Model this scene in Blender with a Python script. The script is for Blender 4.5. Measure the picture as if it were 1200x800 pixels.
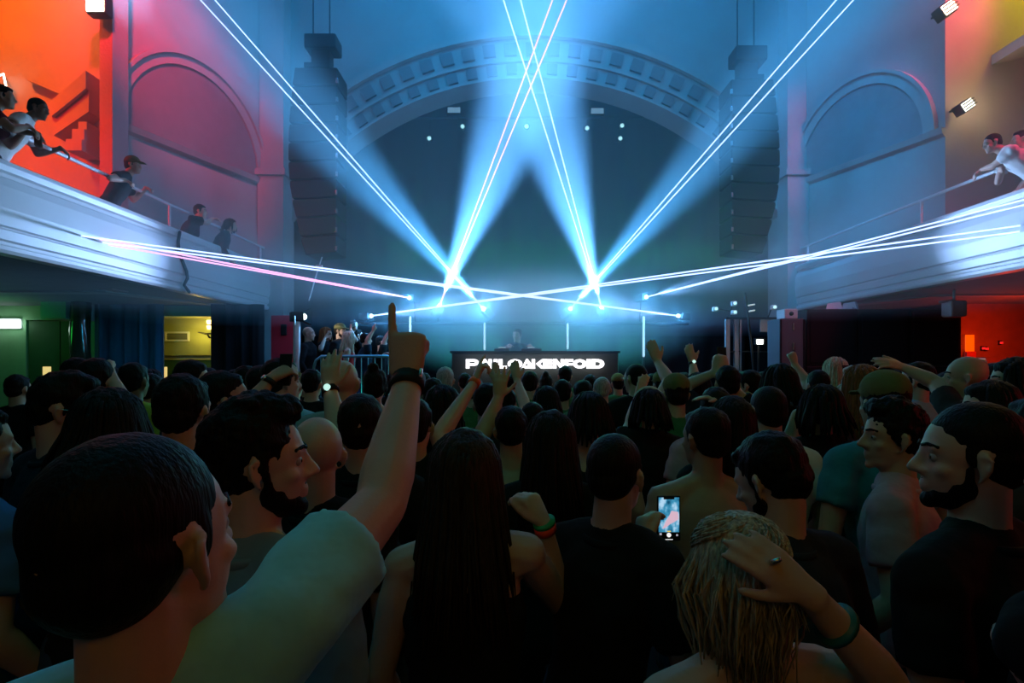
import bpy, bmesh, math, random
import numpy as np
from mathutils import Vector, Matrix, noise

for o in list(bpy.data.objects):
    bpy.data.objects.remove(o)
SC = bpy.context.scene
COL = SC.collection
R = math.radians

# ------------------------------------------------------------------ camera
CAM_H, FPX, HZ = 1.87, 700.0, 425.0
cam_d = bpy.data.cameras.new('camera')
cam = bpy.data.objects.new('camera', cam_d)
COL.objects.link(cam)
cam.location = (0, 0, CAM_H)
cam.rotation_euler = (R(90), 0, 0)
cam_d.sensor_width = 36
cam_d.lens = FPX / 1200 * 36
cam_d.shift_y = (HZ - 400) / 1200
cam_d.clip_start = 0.05
cam_d.dof.use_dof = False
SC.camera = cam

def at(px, py, d):
    """the point of the place seen at pixel (px, py) of the 1200x800 photograph, d metres ahead"""
    return Vector(((px - 600) / FPX * d, d, CAM_H + (HZ - py) / FPX * d))

# ------------------------------------------------------------------ world, view, lights
w = bpy.data.worlds.new('world')
SC.world = w
w.use_nodes = True
w.node_tree.nodes['Background'].inputs[0].default_value = (0.1, 0.5, 0.45, 1)
w.node_tree.nodes['Background'].inputs[1].default_value = 0.0
SC.view_settings.view_transform = 'Standard'
SC.view_settings.look = 'None'
SC.view_settings.exposure = 0.0
SC.view_settings.gamma = 1.0
SC.view_settings.use_curve_mapping = False
SC.cycles.volume_bounces = 0
SC.cycles.max_bounces = 4
SC.cycles.diffuse_bounces = 2
SC.cycles.glossy_bounces = 2
SC.cycles.transmission_bounces = 4
SC.cycles.transparent_max_bounces = 8
SC.cycles.caustics_reflective = False
SC.cycles.caustics_refractive = False
SC.cycles.sample_clamp_indirect = 2.0
SC.cycles.use_denoising = True

def lamp(name, kind, loc, color, power, target=None, **kw):
    l = bpy.data.lights.new(name, kind)
    l.color = color
    l.energy = power
    for k, v in kw.items():
        setattr(l, k, v)
    o = bpy.data.objects.new(name, l)
    COL.objects.link(o)
    o.location = loc
    if target is not None:
        d = Vector(target) - Vector(loc)
        o.rotation_euler = d.to_track_quat('-Z', 'Y').to_euler()
    return o

BLUE = (0.0, 0.36, 1.0)
ICE = (0.10, 0.45, 1.0)
# the eight laser projectors: name -> (source pixel, distance), two beam ends each (pixel, distance)
SRC_D = 10.5
HAZE = 0.075
FOG = 0.75
LASERS = {
    'A': ((567, 362), [((235, 0), 8.8), ((252, 0), 8.8)]),
    'B': ((705, 360), [((590, 0), 8.8), ((610, 0), 8.8)]),
    'C': ((515, 358), [((647.5, 0), 8.8), ((664, 0), 8.8)]),
    'D': ((668, 362), [((980, 0), 8.8), ((1000, 0), 8.8)]),
    'E': ((435, 370), [((1197, 264), 6.43), ((1198, 271), 6.43)]),
    'F': ((795, 370), [((93, 276), 6.48), ((118, 284), 6.82)]),
    'G': ((480, 349), [((112, 279), 6.74), ((124, 286), 6.91)]),
    'H': ((757, 348), [((1200, 234), 6.41), ((1200, 240), 6.41)]),
}
# soft wash heads beside the lasers, aimed along the beams (they make the wide shafts in the haze)
SHAFT = {'A': (36000, 22), 'B': (54000, 29), 'C': (54000, 29), 'D': (36000, 22),
         'E': (2600, 22), 'F': (1500, 28), 'G': (2300, 30), 'H': (3000, 26)}
for k, (s, ends) in LASERS.items():
    p = at(*s, SRC_D)
    q = sum((at(*e, d) for e, d in ends), Vector()) / len(ends)
    pw, ang = SHAFT[k]
    dr = (q - p).normalized()
    lamp('shaft_' + k, 'SPOT', p + dr * 0.25, (0.15, 0.46, 1.0) if k in 'BC' else ICE if k in 'AD' else (0.26, 0.5, 1.0) if k in 'EFGH' else ICE, pw, q, spot_size=R(ang), spot_blend=1.0, shadow_soft_size=0.05)
for k, pw in (('A', 50), ('B', 50), ('C', 50), ('D', 50), ('E', 26), ('F', 26), ('G', 34), ('H', 34)):  # added point lights that brighten the fog around the lasers
    p = at(*LASERS[k][0], SRC_D)
    lamp('glow_' + k, 'POINT', p + Vector((0, -0.12, 0.0)), ICE, pw, shadow_soft_size=0.03)
# blue wash on the arch wall and the upper hall
lamp('wash_arch', 'AREA', (0.4, 8.6, 9.6), BLUE, 380, (0.4, 12, 7.6), shape='RECTANGLE', size=8, size_y=0.3)
lamp('wash_house_right', 'SPOT', (3.0, 6.2, 9.4), BLUE, 3800, (5.75, 11.2, 4.6), spot_size=R(40), spot_blend=1.0, shadow_soft_size=0.3)
lamp('wash_house_left', 'SPOT', (-2.6, 6.4, 9.4), BLUE, 500, (-4.9, 11.5, 3.4), spot_size=R(40), spot_blend=1.0, shadow_soft_size=0.3)
# coloured lamps of the balconies
lamp('flood_orange', 'SPOT', (-7.2, 6.2, 7.8), (1.0, 0.12, 0.0), 900, (-7.4, 8.9, 6.0), spot_size=R(80), spot_blend=0.8, shadow_soft_size=0.12)
lamp('flood_hot', 'POINT', (-6.2, 8.2, 7.2), (1.0, 0.3, 0.08), 9, shadow_soft_size=0.1)
lamp('flood_red', 'SPOT', (-4.2, 5.6, 9.0), (1.0, 0.01, 0.06), 2800, (-5.75, 9.5, 6.9), spot_size=R(42), spot_blend=0.9, shadow_soft_size=0.2)
lamp('balcony_red', 'AREA', (-7.6, 6.4, 5.6), (1.0, 0.02, 0.01), 48, (-6.0, 8.2, 4.0), shape='DISK', size=0.6, spread=R(100))
lamp('lamp_yellow_top', 'POINT', (7.9, 8.0, 7.9), (1.0, 0.7, 0.0), 95, shadow_soft_size=0.1)
lamp('lamp_yellow', 'POINT', (6.95, 8.65, 5.75), (1.0, 0.72, 0.4), 9, shadow_soft_size=0.1)
lamp('balcony_pink', 'AREA', (6.4, 5.0, 6.4), (1.0, 0.05, 0.2), 22, (5.9, 6.4, 4.2), shape='DISK', size=0.5, spread=R(80))
lamp('flood_red_right', 'SPOT', (7.2, 7.2, 8.8), (1.0, 0.05, 0.2), 800, (6.3, 9.9, 6.6), spot_size=R(44), spot_blend=0.9, shadow_soft_size=0.2)
lamp('stage_teal', 'AREA', (0.4, 10.9, 1.3), (0.04, 0.75, 0.5), 70, (0.4, 8.6, 2.3), shape='RECTANGLE', size=3.2, size_y=0.3, spread=R(100))  # added light behind the desk that turns the haze there teal
# under the balconies
lamp('under_green', 'POINT', (-8.6, 9.7, 2.45), (0.03, 1.0, 0.10), 5, shadow_soft_size=0.15)
lamp('strip_glow', 'POINT', (-9.1, 10.6, 2.5), (0.6, 1.0, 0.75), 1.2, shadow_soft_size=0.1)
lamp('blue_curtain_wash', 'AREA', (-4.9, 7.5, 2.3), (0.02, 0.5, 0.8), 2.5, (-6.8, 10.6, 1.8), shape='DISK', size=0.3, spread=R(70))
lamp('foyer', 'POINT', (-6.1, 11.6, 2.45), (1.0, 0.75, 0.12), 9, shadow_soft_size=0.06)
lamp('under_red', 'POINT', (8.0, 9.6, 2.2), (1.0, 0.04, 0.0), 26, shadow_soft_size=0.15)
# over the crowd
lamp('crowd_green', 'AREA', (0.6, 8.3, 3.4), (0.05, 1.0, 0.16), 22, (0.6, 5.5, 1.4), shape='RECTANGLE', size=4.5, size_y=0.3)
lamp('crowd_back_green', 'AREA', (0.6, 0.8, 5.5), (0.12, 1.0, 0.08), 3, (0.6, 5.2, 1.5), shape='RECTANGLE', size=3, size_y=1, spread=R(110))
lamp('crowd_teal', 'AREA', (-1.5, 1.8, 5.5), (0.0, 0.72, 0.9), 13, (-0.3, 2.5, 1.5), shape='RECTANGLE', size=4, size_y=3)
lamp('crowd_amber', 'AREA', (0.5, -2.5, 4.0), (1.0, 0.55, 0.0), 7, (0.2, 2.5, 1.7), shape='RECTANGLE', size=3, size_y=1)
lamp('crowd_red', 'AREA', (5.5, 2.0, 2.7), (1.0, 0.04, 0.06), 14, (0.5, 2.5, 1.5), shape='RECTANGLE', size=2, size_y=0.6)
# ------------------------------------------------------------------ materials
MATS = {}
def mat(name, color, rough=0.7, metal=0.0, emit=None, estr=0.0, bump=0.0, bscale=40.0, vary=0.0, vscale=6.0, spec=0.3, coat=0.0, trans=0.0):
    """a procedural material: base colour varied by noise, noise bump"""
    if name in MATS:
        return MATS[name]
    m = bpy.data.materials.new(name)
    m.use_nodes = True
    nt = m.node_tree
    b = nt.nodes['Principled BSDF']
    b.inputs['Base Color'].default_value = (*color, 1)
    b.inputs['Roughness'].default_value = rough
    b.inputs['Metallic'].default_value = metal
    b.inputs['Specular IOR Level'].default_value = spec
    b.inputs['Coat Weight'].default_value = coat
    b.inputs['Transmission Weight'].default_value = trans
    tc = nt.nodes.new('ShaderNodeTexCoord')
    if vary > 0:
        n = nt.nodes.new('ShaderNodeTexNoise')
        n.inputs['Scale'].default_value = vscale
        n.inputs['Detail'].default_value = 4
        r = nt.nodes.new('ShaderNodeValToRGB')
        r.color_ramp.elements[0].position = 0.3
        r.color_ramp.elements[1].position = 0.7
        r.color_ramp.elements[0].color = (*[c * (1 - vary) for c in color], 1)
        r.color_ramp.elements[1].color = (*[min(1, c * (1 + vary)) for c in color], 1)
        nt.links.new(tc.outputs['Object'], n.inputs['Vector'])
        nt.links.new(n.outputs['Fac'], r.inputs['Fac'])
        nt.links.new(r.outputs['Color'], b.inputs['Base Color'])
    if bump > 0:
        n = nt.nodes.new('ShaderNodeTexNoise')
        n.inputs['Scale'].default_value = bscale
        n.inputs['Detail'].default_value = 3
        bp = nt.nodes.new('ShaderNodeBump')
        bp.inputs['Strength'].default_value = bump
        bp.inputs['Distance'].default_value = 0.02
        nt.links.new(tc.outputs['Object'], n.inputs['Vector'])
        nt.links.new(n.outputs['Fac'], bp.inputs['Height'])
        nt.links.new(bp.outputs['Normal'], b.inputs['Normal'])
    if emit is not None:
        b.inputs['Emission Color'].default_value = (*emit, 1)
        b.inputs['Emission Strength'].default_value = estr
    MATS[name] = m
    return m

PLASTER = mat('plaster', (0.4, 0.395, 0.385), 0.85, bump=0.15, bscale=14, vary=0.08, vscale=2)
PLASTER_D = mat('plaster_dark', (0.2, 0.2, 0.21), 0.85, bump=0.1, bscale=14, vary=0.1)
BLACKWALL = mat('black_wall', (0.012, 0.012, 0.013), 0.9, bump=0.1)
DRAPE = mat('black_drape', (0.01, 0.01, 0.011), 0.95, bump=0.3, bscale=9)
FASCIA = mat('fascia_paint', (0.72, 0.72, 0.74), 0.42, vary=0.05, vscale=1.5, spec=0.5)
STEEL = mat('rail_steel', (0.8, 0.82, 0.85), 0.25, 1.0)
DARKMETAL = mat('dark_metal', (0.03, 0.03, 0.033), 0.45, 0.6, bump=0.05)
BLACKPLASTIC = mat('black_plastic', (0.012, 0.012, 0.013), 0.5, bump=0.1, bscale=90)
BLUEPANEL = mat('blue_drape', (0.03, 0.1, 0.17), 0.85, bump=0.2, bscale=7)
GREENWALL = mat('green_wall', (0.25, 0.42, 0.25), 0.8, vary=0.06)
OLIVE = mat('olive_wall', (0.34, 0.36, 0.16), 0.8, vary=0.06)
GREENDOOR = mat('green_door', (0.035, 0.1, 0.04), 0.6, vary=0.1)
REDWALL = mat('red_wall', (0.45, 0.22, 0.17), 0.85, vary=0.1)
FLOORM = mat('dark_floor', (0.03, 0.028, 0.026), 0.5, vary=0.2, vscale=3)
WHITEPAINT = mat('white_paint', (0.75, 0.75, 0.75), 0.5)
GREYPAINT = mat('grey_case', (0.13, 0.13, 0.14), 0.55, bump=0.06)
SLOTGLASS = mat('lit_slot_glass', (0.8, 0.7, 0.4), 0.4, emit=(1.0, 0.72, 0.26), estr=0.75)
TUBE_LED = mat('led_panel_light', (0.9, 0.9, 0.9), 0.4, emit=(0.75, 1.0, 0.9), estr=4)
LEDTUBE = mat('led_tube_light', (0.9, 0.9, 0.9), 0.4, emit=(0.62, 0.9, 1.0), estr=0.6)
BEAMA = mat('laser_light', (0, 0, 0), 1, emit=(0.55, 0.8, 1.6), estr=1.9)
BEAMP = mat('laser_light_rose', (0, 0, 0), 1, emit=(1.3, 0.6, 1.3), estr=1.4)
SIGNLED = mat('sign_letters_lit', (0.9, 0.9, 0.9), 0.4, emit=(1, 0.97, 1), estr=2.0)
WARMLAMP = mat('warm_lamp_glass', (0.9, 0.8, 0.5), 0.4, emit=(1.0, 0.75, 0.25), estr=6)
REDLAMP = mat('red_lamp_glass', (0.9, 0.3, 0.1), 0.4, emit=(1.0, 0.09, 0.0), estr=1.0)
HOTLAMP = mat('white_hot_lamp', (0.9, 0.9, 0.9), 0.4, emit=(1.0, 0.8, 0.6), estr=12)
COOLLAMP = mat('white_lamp_glass', (0.9, 0.9, 0.9), 0.4, emit=(0.9, 1.0, 0.85), estr=6)
STAGELENS = mat('stage_lamp_lens', (0.9, 0.9, 0.9), 0.3, emit=(0.35, 0.85, 1.0), estr=1.6)

# ------------------------------------------------------------------ helpers
def link(name, bm_or_me, m=None, parent=None, smooth=False, kind=None):
    if isinstance(bm_or_me, bmesh.types.BMesh):
        me = bpy.data.meshes.new(name)
        bmesh.ops.recalc_face_normals(bm_or_me, faces=bm_or_me.faces)
        bm_or_me.to_mesh(me)
        bm_or_me.free()
    else:
        me = bm_or_me
    if m is not None:
        me.materials.clear()
        me.materials.append(m)
    if smooth:
        me.polygons.foreach_set('use_smooth', [True] * len(me.polygons))
    o = bpy.data.objects.new(name, me)
    COL.objects.link(o)
    if parent is not None:
        o.parent = parent
        o.location = -parent.location if parent.get('_world') else (0, 0, 0)
    if kind:
        o['kind'] = kind
    return o

def tag(o, label, cat, group=None):
    o['label'] = label
    o['category'] = cat
    if group:
        o['group'] = group
    return o

def thing(name, label, cat, loc=(0, 0, 0), group=None):
    o = bpy.data.objects.new(name, None)
    COL.objects.link(o)
    o.location = loc
    o.empty_display_size = 0.1
    tag(o, label, cat, group)
    return o

def Part(name, bm, m, root, smooth=False, label=None):
    """a child of a thing, its mesh given in world coordinates and stored relative to the thing's base"""
    bm.transform(Matrix.Translation(-wl(root)))
    o = link(name, bm, m, None, smooth)
    o.parent = root
    if label:
        o['label'] = label
    return o

def wl(o):
    v = Vector(o.location)
    while o.parent is not None:
        o = o.parent
        v += Vector(o.location)
    return v

def box(bm, lo, hi, rot=None, piv=None, bevel=0.0):
    x0, y0, z0 = lo
    x1, y1, z1 = hi
    vs = [bm.verts.new(p) for p in ((x0, y0, z0), (x1, y0, z0), (x1, y1, z0), (x0, y1, z0), (x0, y0, z1), (x1, y0, z1), (x1, y1, z1), (x0, y1, z1))]
    fs = [bm.faces.new([vs[i] for i in f]) for f in ((0, 3, 2, 1), (4, 5, 6, 7), (0, 1, 5, 4), (1, 2, 6, 5), (2, 3, 7, 6), (3, 0, 4, 7))]
    if bevel > 0:
        es = list({e for f in fs for e in f.edges})
        r = bmesh.ops.bevel(bm, geom=es, offset=bevel, segments=2, affect='EDGES', profile=0.5)
        vs = list({v for f in r['faces'] for v in f.verts} | {v for v in vs if v.is_valid})
    if rot is not None:
        c = Vector(piv) if piv is not None else (Vector(lo) + Vector(hi)) / 2
        for v in vs:
            v.co = c + rot @ (v.co - c)
    return vs

def nbox(lo, hi, **k):
    bm = bmesh.new()
    box(bm, lo, hi, **k)
    return bm

def frame_of(t, ref=None):
    t = t.normalized()
    ref = Vector(ref) if ref is not None else (Vector((0, 0, 1)) if abs(t.z) < 0.9 else Vector((0, 1, 0)))
    s = ref.cross(t)
    if s.length < 1e-5:
        s = Vector((1, 0, 0)).cross(t)
    s.normalize()
    u = t.cross(s).normalized()
    return s, u

def tube(bm, pts, rad, n=10, side=None, round_ends=True):
    """closed tube through pts; rad: a number, or one number / (r_side, r_up) per point; side: the direction r_side lies along"""
    pts = [Vector(p) for p in pts]
    if isinstance(rad, (int, float)):
        rad = [rad] * len(pts)
    rad = [(r, r) if isinstance(r, (int, float)) else r for r in rad]
    rings = []
    tans = []
    for i in range(len(pts)):
        a = pts[max(0, i - 1)]
        b = pts[min(len(pts) - 1, i + 1)]
        t = (b - a)
        tans.append(t.normalized() if t.length > 1e-9 else Vector((0, 0, 1)))
    sv = None
    seq = []
    if round_ends:
        for a in (80, 50, 25):
            seq.append((pts[0] - tans[0] * min(rad[0]) * math.sin(R(a)), math.cos(R(a)), 0))
    for i, p in enumerate(pts):
        seq.append((p, 1.0, i))
    if round_ends:
        k = len(pts) - 1
        for a in (25, 50, 80):
            seq.append((pts[-1] + tans[-1] * min(rad[-1]) * math.sin(R(a)), math.cos(R(a)), k))
    for p, sc, i in seq:
        t = tans[i]
        if side is not None:
            s = Vector(side) - t * t.dot(Vector(side))
            s.normalize()
            u = t.cross(s)
        elif sv is None:
            s, u = frame_of(t)
        else:
            s = (sv - t * t.dot(sv))
            s = s.normalized() if s.length > 1e-6 else frame_of(t)[0]
            u = t.cross(s)
        sv = s
        rs, ru = rad[i]
        rings.append([bm.verts.new(p + s * (rs * sc * math.cos(2 * math.pi * j / n)) + u * (ru * sc * math.sin(2 * math.pi * j / n))) for j in range(n)])
    for a, b in zip(rings, rings[1:]):
        for j in range(n):
            bm.faces.new((a[j], a[(j + 1) % n], b[(j + 1) % n], b[j]))
    bm.faces.new(rings[0][::-1])
    bm.faces.new(rings[-1])
    return rings

def ntube(pts, rad, **k):
    bm = bmesh.new()
    tube(bm, pts, rad, **k)
    return bm

def ell(bm, c, r, rot=None, nu=14, nv=9):
    c = Vector(c)
    rot = rot or Matrix.Identity(3)
    top = bm.verts.new(c + rot @ Vector((0, 0, r[2])))
    bot = bm.verts.new(c + rot @ Vector((0, 0, -r[2])))
    rows = []
    for i in range(1, nv):
        a = math.pi * i / nv
        rows.append([bm.verts.new(c + rot @ Vector((r[0] * math.sin(a) * math.cos(2 * math.pi * j / nu), r[1] * math.sin(a) * math.sin(2 * math.pi * j / nu), r[2] * math.cos(a)))) for j in range(nu)])
    for j in range(nu):
        k = (j + 1) % nu
        bm.faces.new((top, rows[0][j], rows[0][k]))
        bm.faces.new((bot, rows[-1][k], rows[-1][j]))
        for a, b in zip(rows, rows[1:]):
            bm.faces.new((a[j], b[j], b[k], a[k]))

def prism(bm, poly, ex):
    """extrude a planar polygon (world points) along vector ex"""
    ex = Vector(ex)
    a = [bm.verts.new(Vector(p)) for p in poly]
    b = [bm.verts.new(Vector(p) + ex) for p in poly]
    n = len(a)
    fs = [bm.faces.new(a[::-1]), bm.faces.new(b)]
    for i in range(n):
        bm.faces.new((a[i], a[(i + 1) % n], b[(i + 1) % n], b[i]))
    return fs

def struct(name, bm, m):
    o = link(name, bm, m)
    o['kind'] = 'structure'
    return o

def sbox(name, lo, hi, m):
    return struct(name, nbox(lo, hi), m)

# ------------------------------------------------------------------ the hall
BX_L, BX_R = -4.7, 5.5            # balcony fronts
CX = 0.4                           # centre of the stage
sbox('floor', (-10.3, -4, -0.2), (11.3, 15.6, 0.0), FLOORM)
sbox('ceiling', (-10.3, -4, 10.0), (11.3, 15.6, 10.2), mat('ceiling_dark', (0.03, 0.03, 0.033), 0.9, bump=0.1))
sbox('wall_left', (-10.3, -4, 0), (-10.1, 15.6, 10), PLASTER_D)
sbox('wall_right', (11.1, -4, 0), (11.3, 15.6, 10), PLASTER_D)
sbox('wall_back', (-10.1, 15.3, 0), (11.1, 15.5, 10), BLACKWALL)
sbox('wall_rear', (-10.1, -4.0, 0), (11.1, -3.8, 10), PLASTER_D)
# proscenium wall with its segmental arch
ARC_Z, ARC_R = 1.6, 5.95
bm = bmesh.new()
X0, X1 = CX - 5.0, CX + 5.0
sp = math.asin(5.0 / ARC_R)
arc = [(CX + ARC_R * math.sin(a), 12.0, ARC_Z + ARC_R * math.cos(a)) for a in np.linspace(-sp, sp, 41)]
# split into quads between arch and top so that the face stays clean
for a, b in zip(arc, arc[1:]):
    prism(bm, [a, b, (b[0], 12, 10), (a[0], 12, 10)], (0, 0.6, 0))
box(bm, (-10.1, 12, 0), (X0, 12.6, 10))
box(bm, (X1, 12, 0), (11.1, 12.6, 10))
bmesh.ops.remove_doubles(bm, verts=bm.verts, dist=1e-4)
struct('wall_proscenium', bm, PLASTER)
# arch band with two rows of square coffers
bm = bmesh.new()
sp2 = math.asin(4.98 / 6.9)
def arcpt(r, a, y):
    return (CX + r * math.sin(a), y, ARC_Z + r * math.cos(a))
for (r0, r1, dy) in ((6.78, 6.9, 0.12), (6.30, 6.34, 0.07), (5.95, 6.0, 0.1)):
    aa = np.linspace(-sp2, sp2, 61)
    for a, b in zip(aa, aa[1:]):
        prism(bm, [arcpt(r0, a, 12 - dy), arcpt(r0, b, 12 - dy), arcpt(r1, b, 12 - dy), arcpt(r1, a, 12 - dy)], (0, dy, 0))
bmesh.ops.remove_doubles(bm, verts=bm.verts, dist=1e-4)
struct('trim_1', bm, PLASTER)
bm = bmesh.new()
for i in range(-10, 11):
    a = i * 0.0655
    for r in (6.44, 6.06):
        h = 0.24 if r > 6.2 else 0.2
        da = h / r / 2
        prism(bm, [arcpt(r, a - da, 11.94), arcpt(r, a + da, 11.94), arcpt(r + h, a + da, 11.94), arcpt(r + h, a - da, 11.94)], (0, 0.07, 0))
struct('trim_2', bm, mat('coffer_shade', (0.2, 0.2, 0.21), 0.9))  # raised blocks, the coffers' recess shade put into their darker colour
# pilasters beside the arch
for n, (xa, xb) in (('column_left', (-4.92, -4.42)), ('column_right', (5.33, 5.74))):
    bm = bmesh.new()
    box(bm, (xa, 11.55, 0.8), (xb, 11.999, 5.5))
    box(bm, (xa - 0.05, 11.5, 5.5), (xb + 0.05, 11.999, 5.62))
    box(bm, (xa + 0.02, 11.6, 5.62), (xb - 0.02, 11.999, 10))
    struct(n, bm, PLASTER)
# splayed walls with a lunette arch over a moulding
def splay(name, P0, P1, num, uc, rr):
    P0, P1 = Vector(P0), Vector(P1)
    t = (P1 - P0)
    L = t.length
    t.normalize()
    nrm = Vector((t.y, -t.x, 0)) if (Vector((t.y, -t.x, 0)).dot(Vector((0 - P0.x, 0 - P0.y, 0))) > 0) else Vector((-t.y, t.x, 0))
    bm = bmesh.new()
    prism(bm, [P0, P1, P1 + Vector((0, 0, 7.1)), P0 + Vector((0, 0, 7.1))], -nrm * 0.25)
    struct(name, bm, PLASTER)
    bm = bmesh.new()
    def q(u, z, o=0.0):
        return P0 + t * u + nrm * o + Vector((0, 0, z - P0.z))
    # moulding along the wall
    prism(bm, [q(0.0, 5.32), q(0, 5.45), q(0, 5.45, 0.09), q(0, 5.36, 0.06)], t * L)
    aa = np.linspace(0, math.pi, 33)
    for a, b in zip(aa, aa[1:]):
        for r0, r1, o in ((rr, rr + 0.16, 0.05), (rr + 0.16, rr + 0.22, 0.1)):
            pa = [q(uc - r0 * math.cos(a), 5.45 + r0 * math.sin(a), o), q(uc - r1 * math.cos(a), 5.45 + r1 * math.sin(a), o),
                  q(uc - r1 * math.cos(b), 5.45 + r1 * math.sin(b), o), q(uc - r0 * math.cos(b), 5.45 + r0 * math.sin(b), o)]
            prism(bm, pa, -nrm * o)
    bmesh.ops.remove_doubles(bm, verts=bm.verts, dist=1e-4)
    struct('trim_%d' % num, bm, PLASTER)
    bm = bmesh.new()
    prism(bm, [q(uc - (rr - 0.01) * math.cos(a), 5.46 + (rr - 0.01) * math.sin(a), 0.015) for a in aa], -nrm * 0.01)
    struct('trim_%d' % (num + 10), bm, mat('lunette_infill', (0.24, 0.24, 0.25), 0.85, vary=0.08))
splay('wall_splay_left', (-4.8, 12, 2.9), (-5.92, 8.7, 2.9), 3, 1.85, 1.4)
splay('wall_splay_right', (5.6, 12, 2.9), (6.6, 9.1, 2.9), 4, 1.5, 1.25)
sbox('wall_gallery_left', (-10.1, 8.7, 2.9), (-5.92, 8.95, 10), PLASTER)
sbox('wall_gallery_right', (6.6, 9.1, 2.9), (11.1, 9.35, 10), PLASTER)
# stepped corbel box and small bracket on the orange wall (left gallery)
bm = bmesh.new()
a = at(60, 108, 8.2); b = at(108, 82, 8.2)
prism(bm, [(-6.62, 8.38, 5.42), (-5.98, 8.38, 5.97), (-5.98, 8.38, 5.72), (-6.46, 8.38, 5.33)], (0, 0.32, 0))
prism(bm, [(-6.50, 8.44, 5.34), (-5.98, 8.44, 5.73), (-5.98, 8.44, 5.42), (-6.48, 8.44, 5.08)], (0, 0.26, 0))
prism(bm, [(-7.0, 8.55, 6.0), (-6.25, 8.55, 5.74), (-6.25, 8.55, 5.62), (-6.95, 8.55, 5.92)], (0, 0.15, 0))
box(bm, (-6.2, 8.3, 4.82), (-5.98, 8.7, 4.98)); box(bm, (-6.15, 8.35, 4.98), (-5.98, 8.7, 5.14)); box(bm, (-6.1, 8.4, 5.14), (-5.98, 8.7, 5.26))
struct('trim_5', bm, PLASTER)
# pilaster return by the red wall
sbox('column_gallery_left', (-5.80, 8.40, 2.9), (-5.62, 8.75, 10), mat('red_pier', (0.5, 0.32, 0.32), 0.8, bump=0.4, bscale=30))
# sloping soffit over the right gallery lamp
bm = bmesh.new()
prism(bm, [(7.3, 8.0, 6.4), (9.5, 8.0, 6.9), (9.5, 8.0, 7.3), (7.3, 8.0, 6.55)], (0, 1.09, 0))
struct('trim_6', bm, PLASTER)

# balconies: slab, shaped front, both ends inside the side walls
def balcony(side, bx, out):
    s = -1 if side == 'left' else 1
    bm = bmesh.new()
    box(bm, (min(bx + s * 0.12, out), -3.8, 2.92), (max(bx + s * 0.12, out), 11.99, 3.08))
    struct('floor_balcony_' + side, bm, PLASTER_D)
    prof = [(0.16, 2.89), (0.02, 2.89), (0.0, 2.92), (0.0, 2.955), (0.03, 2.97), (0.03, 3.0), (0.005, 3.015), (-0.005, 3.10), (0.012, 3.115), (0.012, 3.128), (-0.012, 3.14),
            (-0.03, 3.3), (-0.025, 3.5), (0.0, 3.58), (0.03, 3.6), (0.03, 3.635), (-0.005, 3.65), (-0.02, 3.70), (-0.01, 3.74), (0.03, 3.76), (0.18, 3.76), (0.18, 3.4), (0.16, 3.2)]
    bm = bmesh.new()
    prism(bm, [(bx + s * o, -3.8, z) for o, z in prof], (0, 15.79, 0))
    o = struct('balcony_front_' + side, bm, FASCIA)
    return o
balcony('left', BX_L, -10.1)
balcony('right', BX_R, 11.1)
RAILP = mat('bright_rail', (0.85, 0.87, 0.9), 0.25, spec=0.7)  # whitish in place of steel so the rail looks lit by the beams
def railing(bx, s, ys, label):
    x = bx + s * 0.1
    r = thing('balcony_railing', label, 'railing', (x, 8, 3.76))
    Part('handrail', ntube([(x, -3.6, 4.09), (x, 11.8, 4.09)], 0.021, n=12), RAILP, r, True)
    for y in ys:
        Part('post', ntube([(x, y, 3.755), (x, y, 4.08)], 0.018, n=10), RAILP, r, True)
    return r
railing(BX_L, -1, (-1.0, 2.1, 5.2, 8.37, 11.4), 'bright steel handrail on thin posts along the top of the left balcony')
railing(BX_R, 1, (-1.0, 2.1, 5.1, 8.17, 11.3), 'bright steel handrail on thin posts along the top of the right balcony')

# ---- under the left balcony: back wall with a doorway to a lit foyer
yw = 11.0
bm = bmesh.new()
box(bm, (-10.1, yw, 0), (-8.95, yw + 0.15, 2.92))
box(bm, (-7.75, yw, 0), (-6.5, yw + 0.15, 2.92))
box(bm, (-6.5, yw, 2.73), (-5.5, yw + 0.15, 2.92))
box(bm, (-8.95, yw, 2.66), (-7.75, yw + 0.15, 2.92))
box(bm, (-5.5, yw, 0), (-4.95, yw + 0.15, 2.92))
struct('wall_under_left', bm, GREENWALL)
d = struct('door_1', nbox((-8.93, yw + 0.04, 0.02), (-8.36, yw + 0.09, 2.64)), GREENDOOR)
for i, (xa, xb, n) in enumerate(((-8.93, -8.36, 1), (-8.34, -7.77, 2))):
    if i:
        d = struct('door_2', nbox((xa, yw + 0.04, 0.02), (xb, yw + 0.09, 2.64)), GREENDOOR)
    px = (48.5, 58) if i == 0 else (78, 84.5)
    xs = [(p - 600) / 700 * yw for p in px]
    g = link('vision_panel', nbox((xs[0], yw + 0.03, 1.2), (xs[1], yw + 0.1, 1.8)), SLOTGLASS, d)
    h = link('handle', nbox((xb - 0.1 if i == 0 else xa + 0.06, yw + 0.0, 0.95), (xb - 0.06 if i == 0 else xa + 0.1, yw + 0.04, 1.25), bevel=0.008), STEEL, d)
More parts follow.
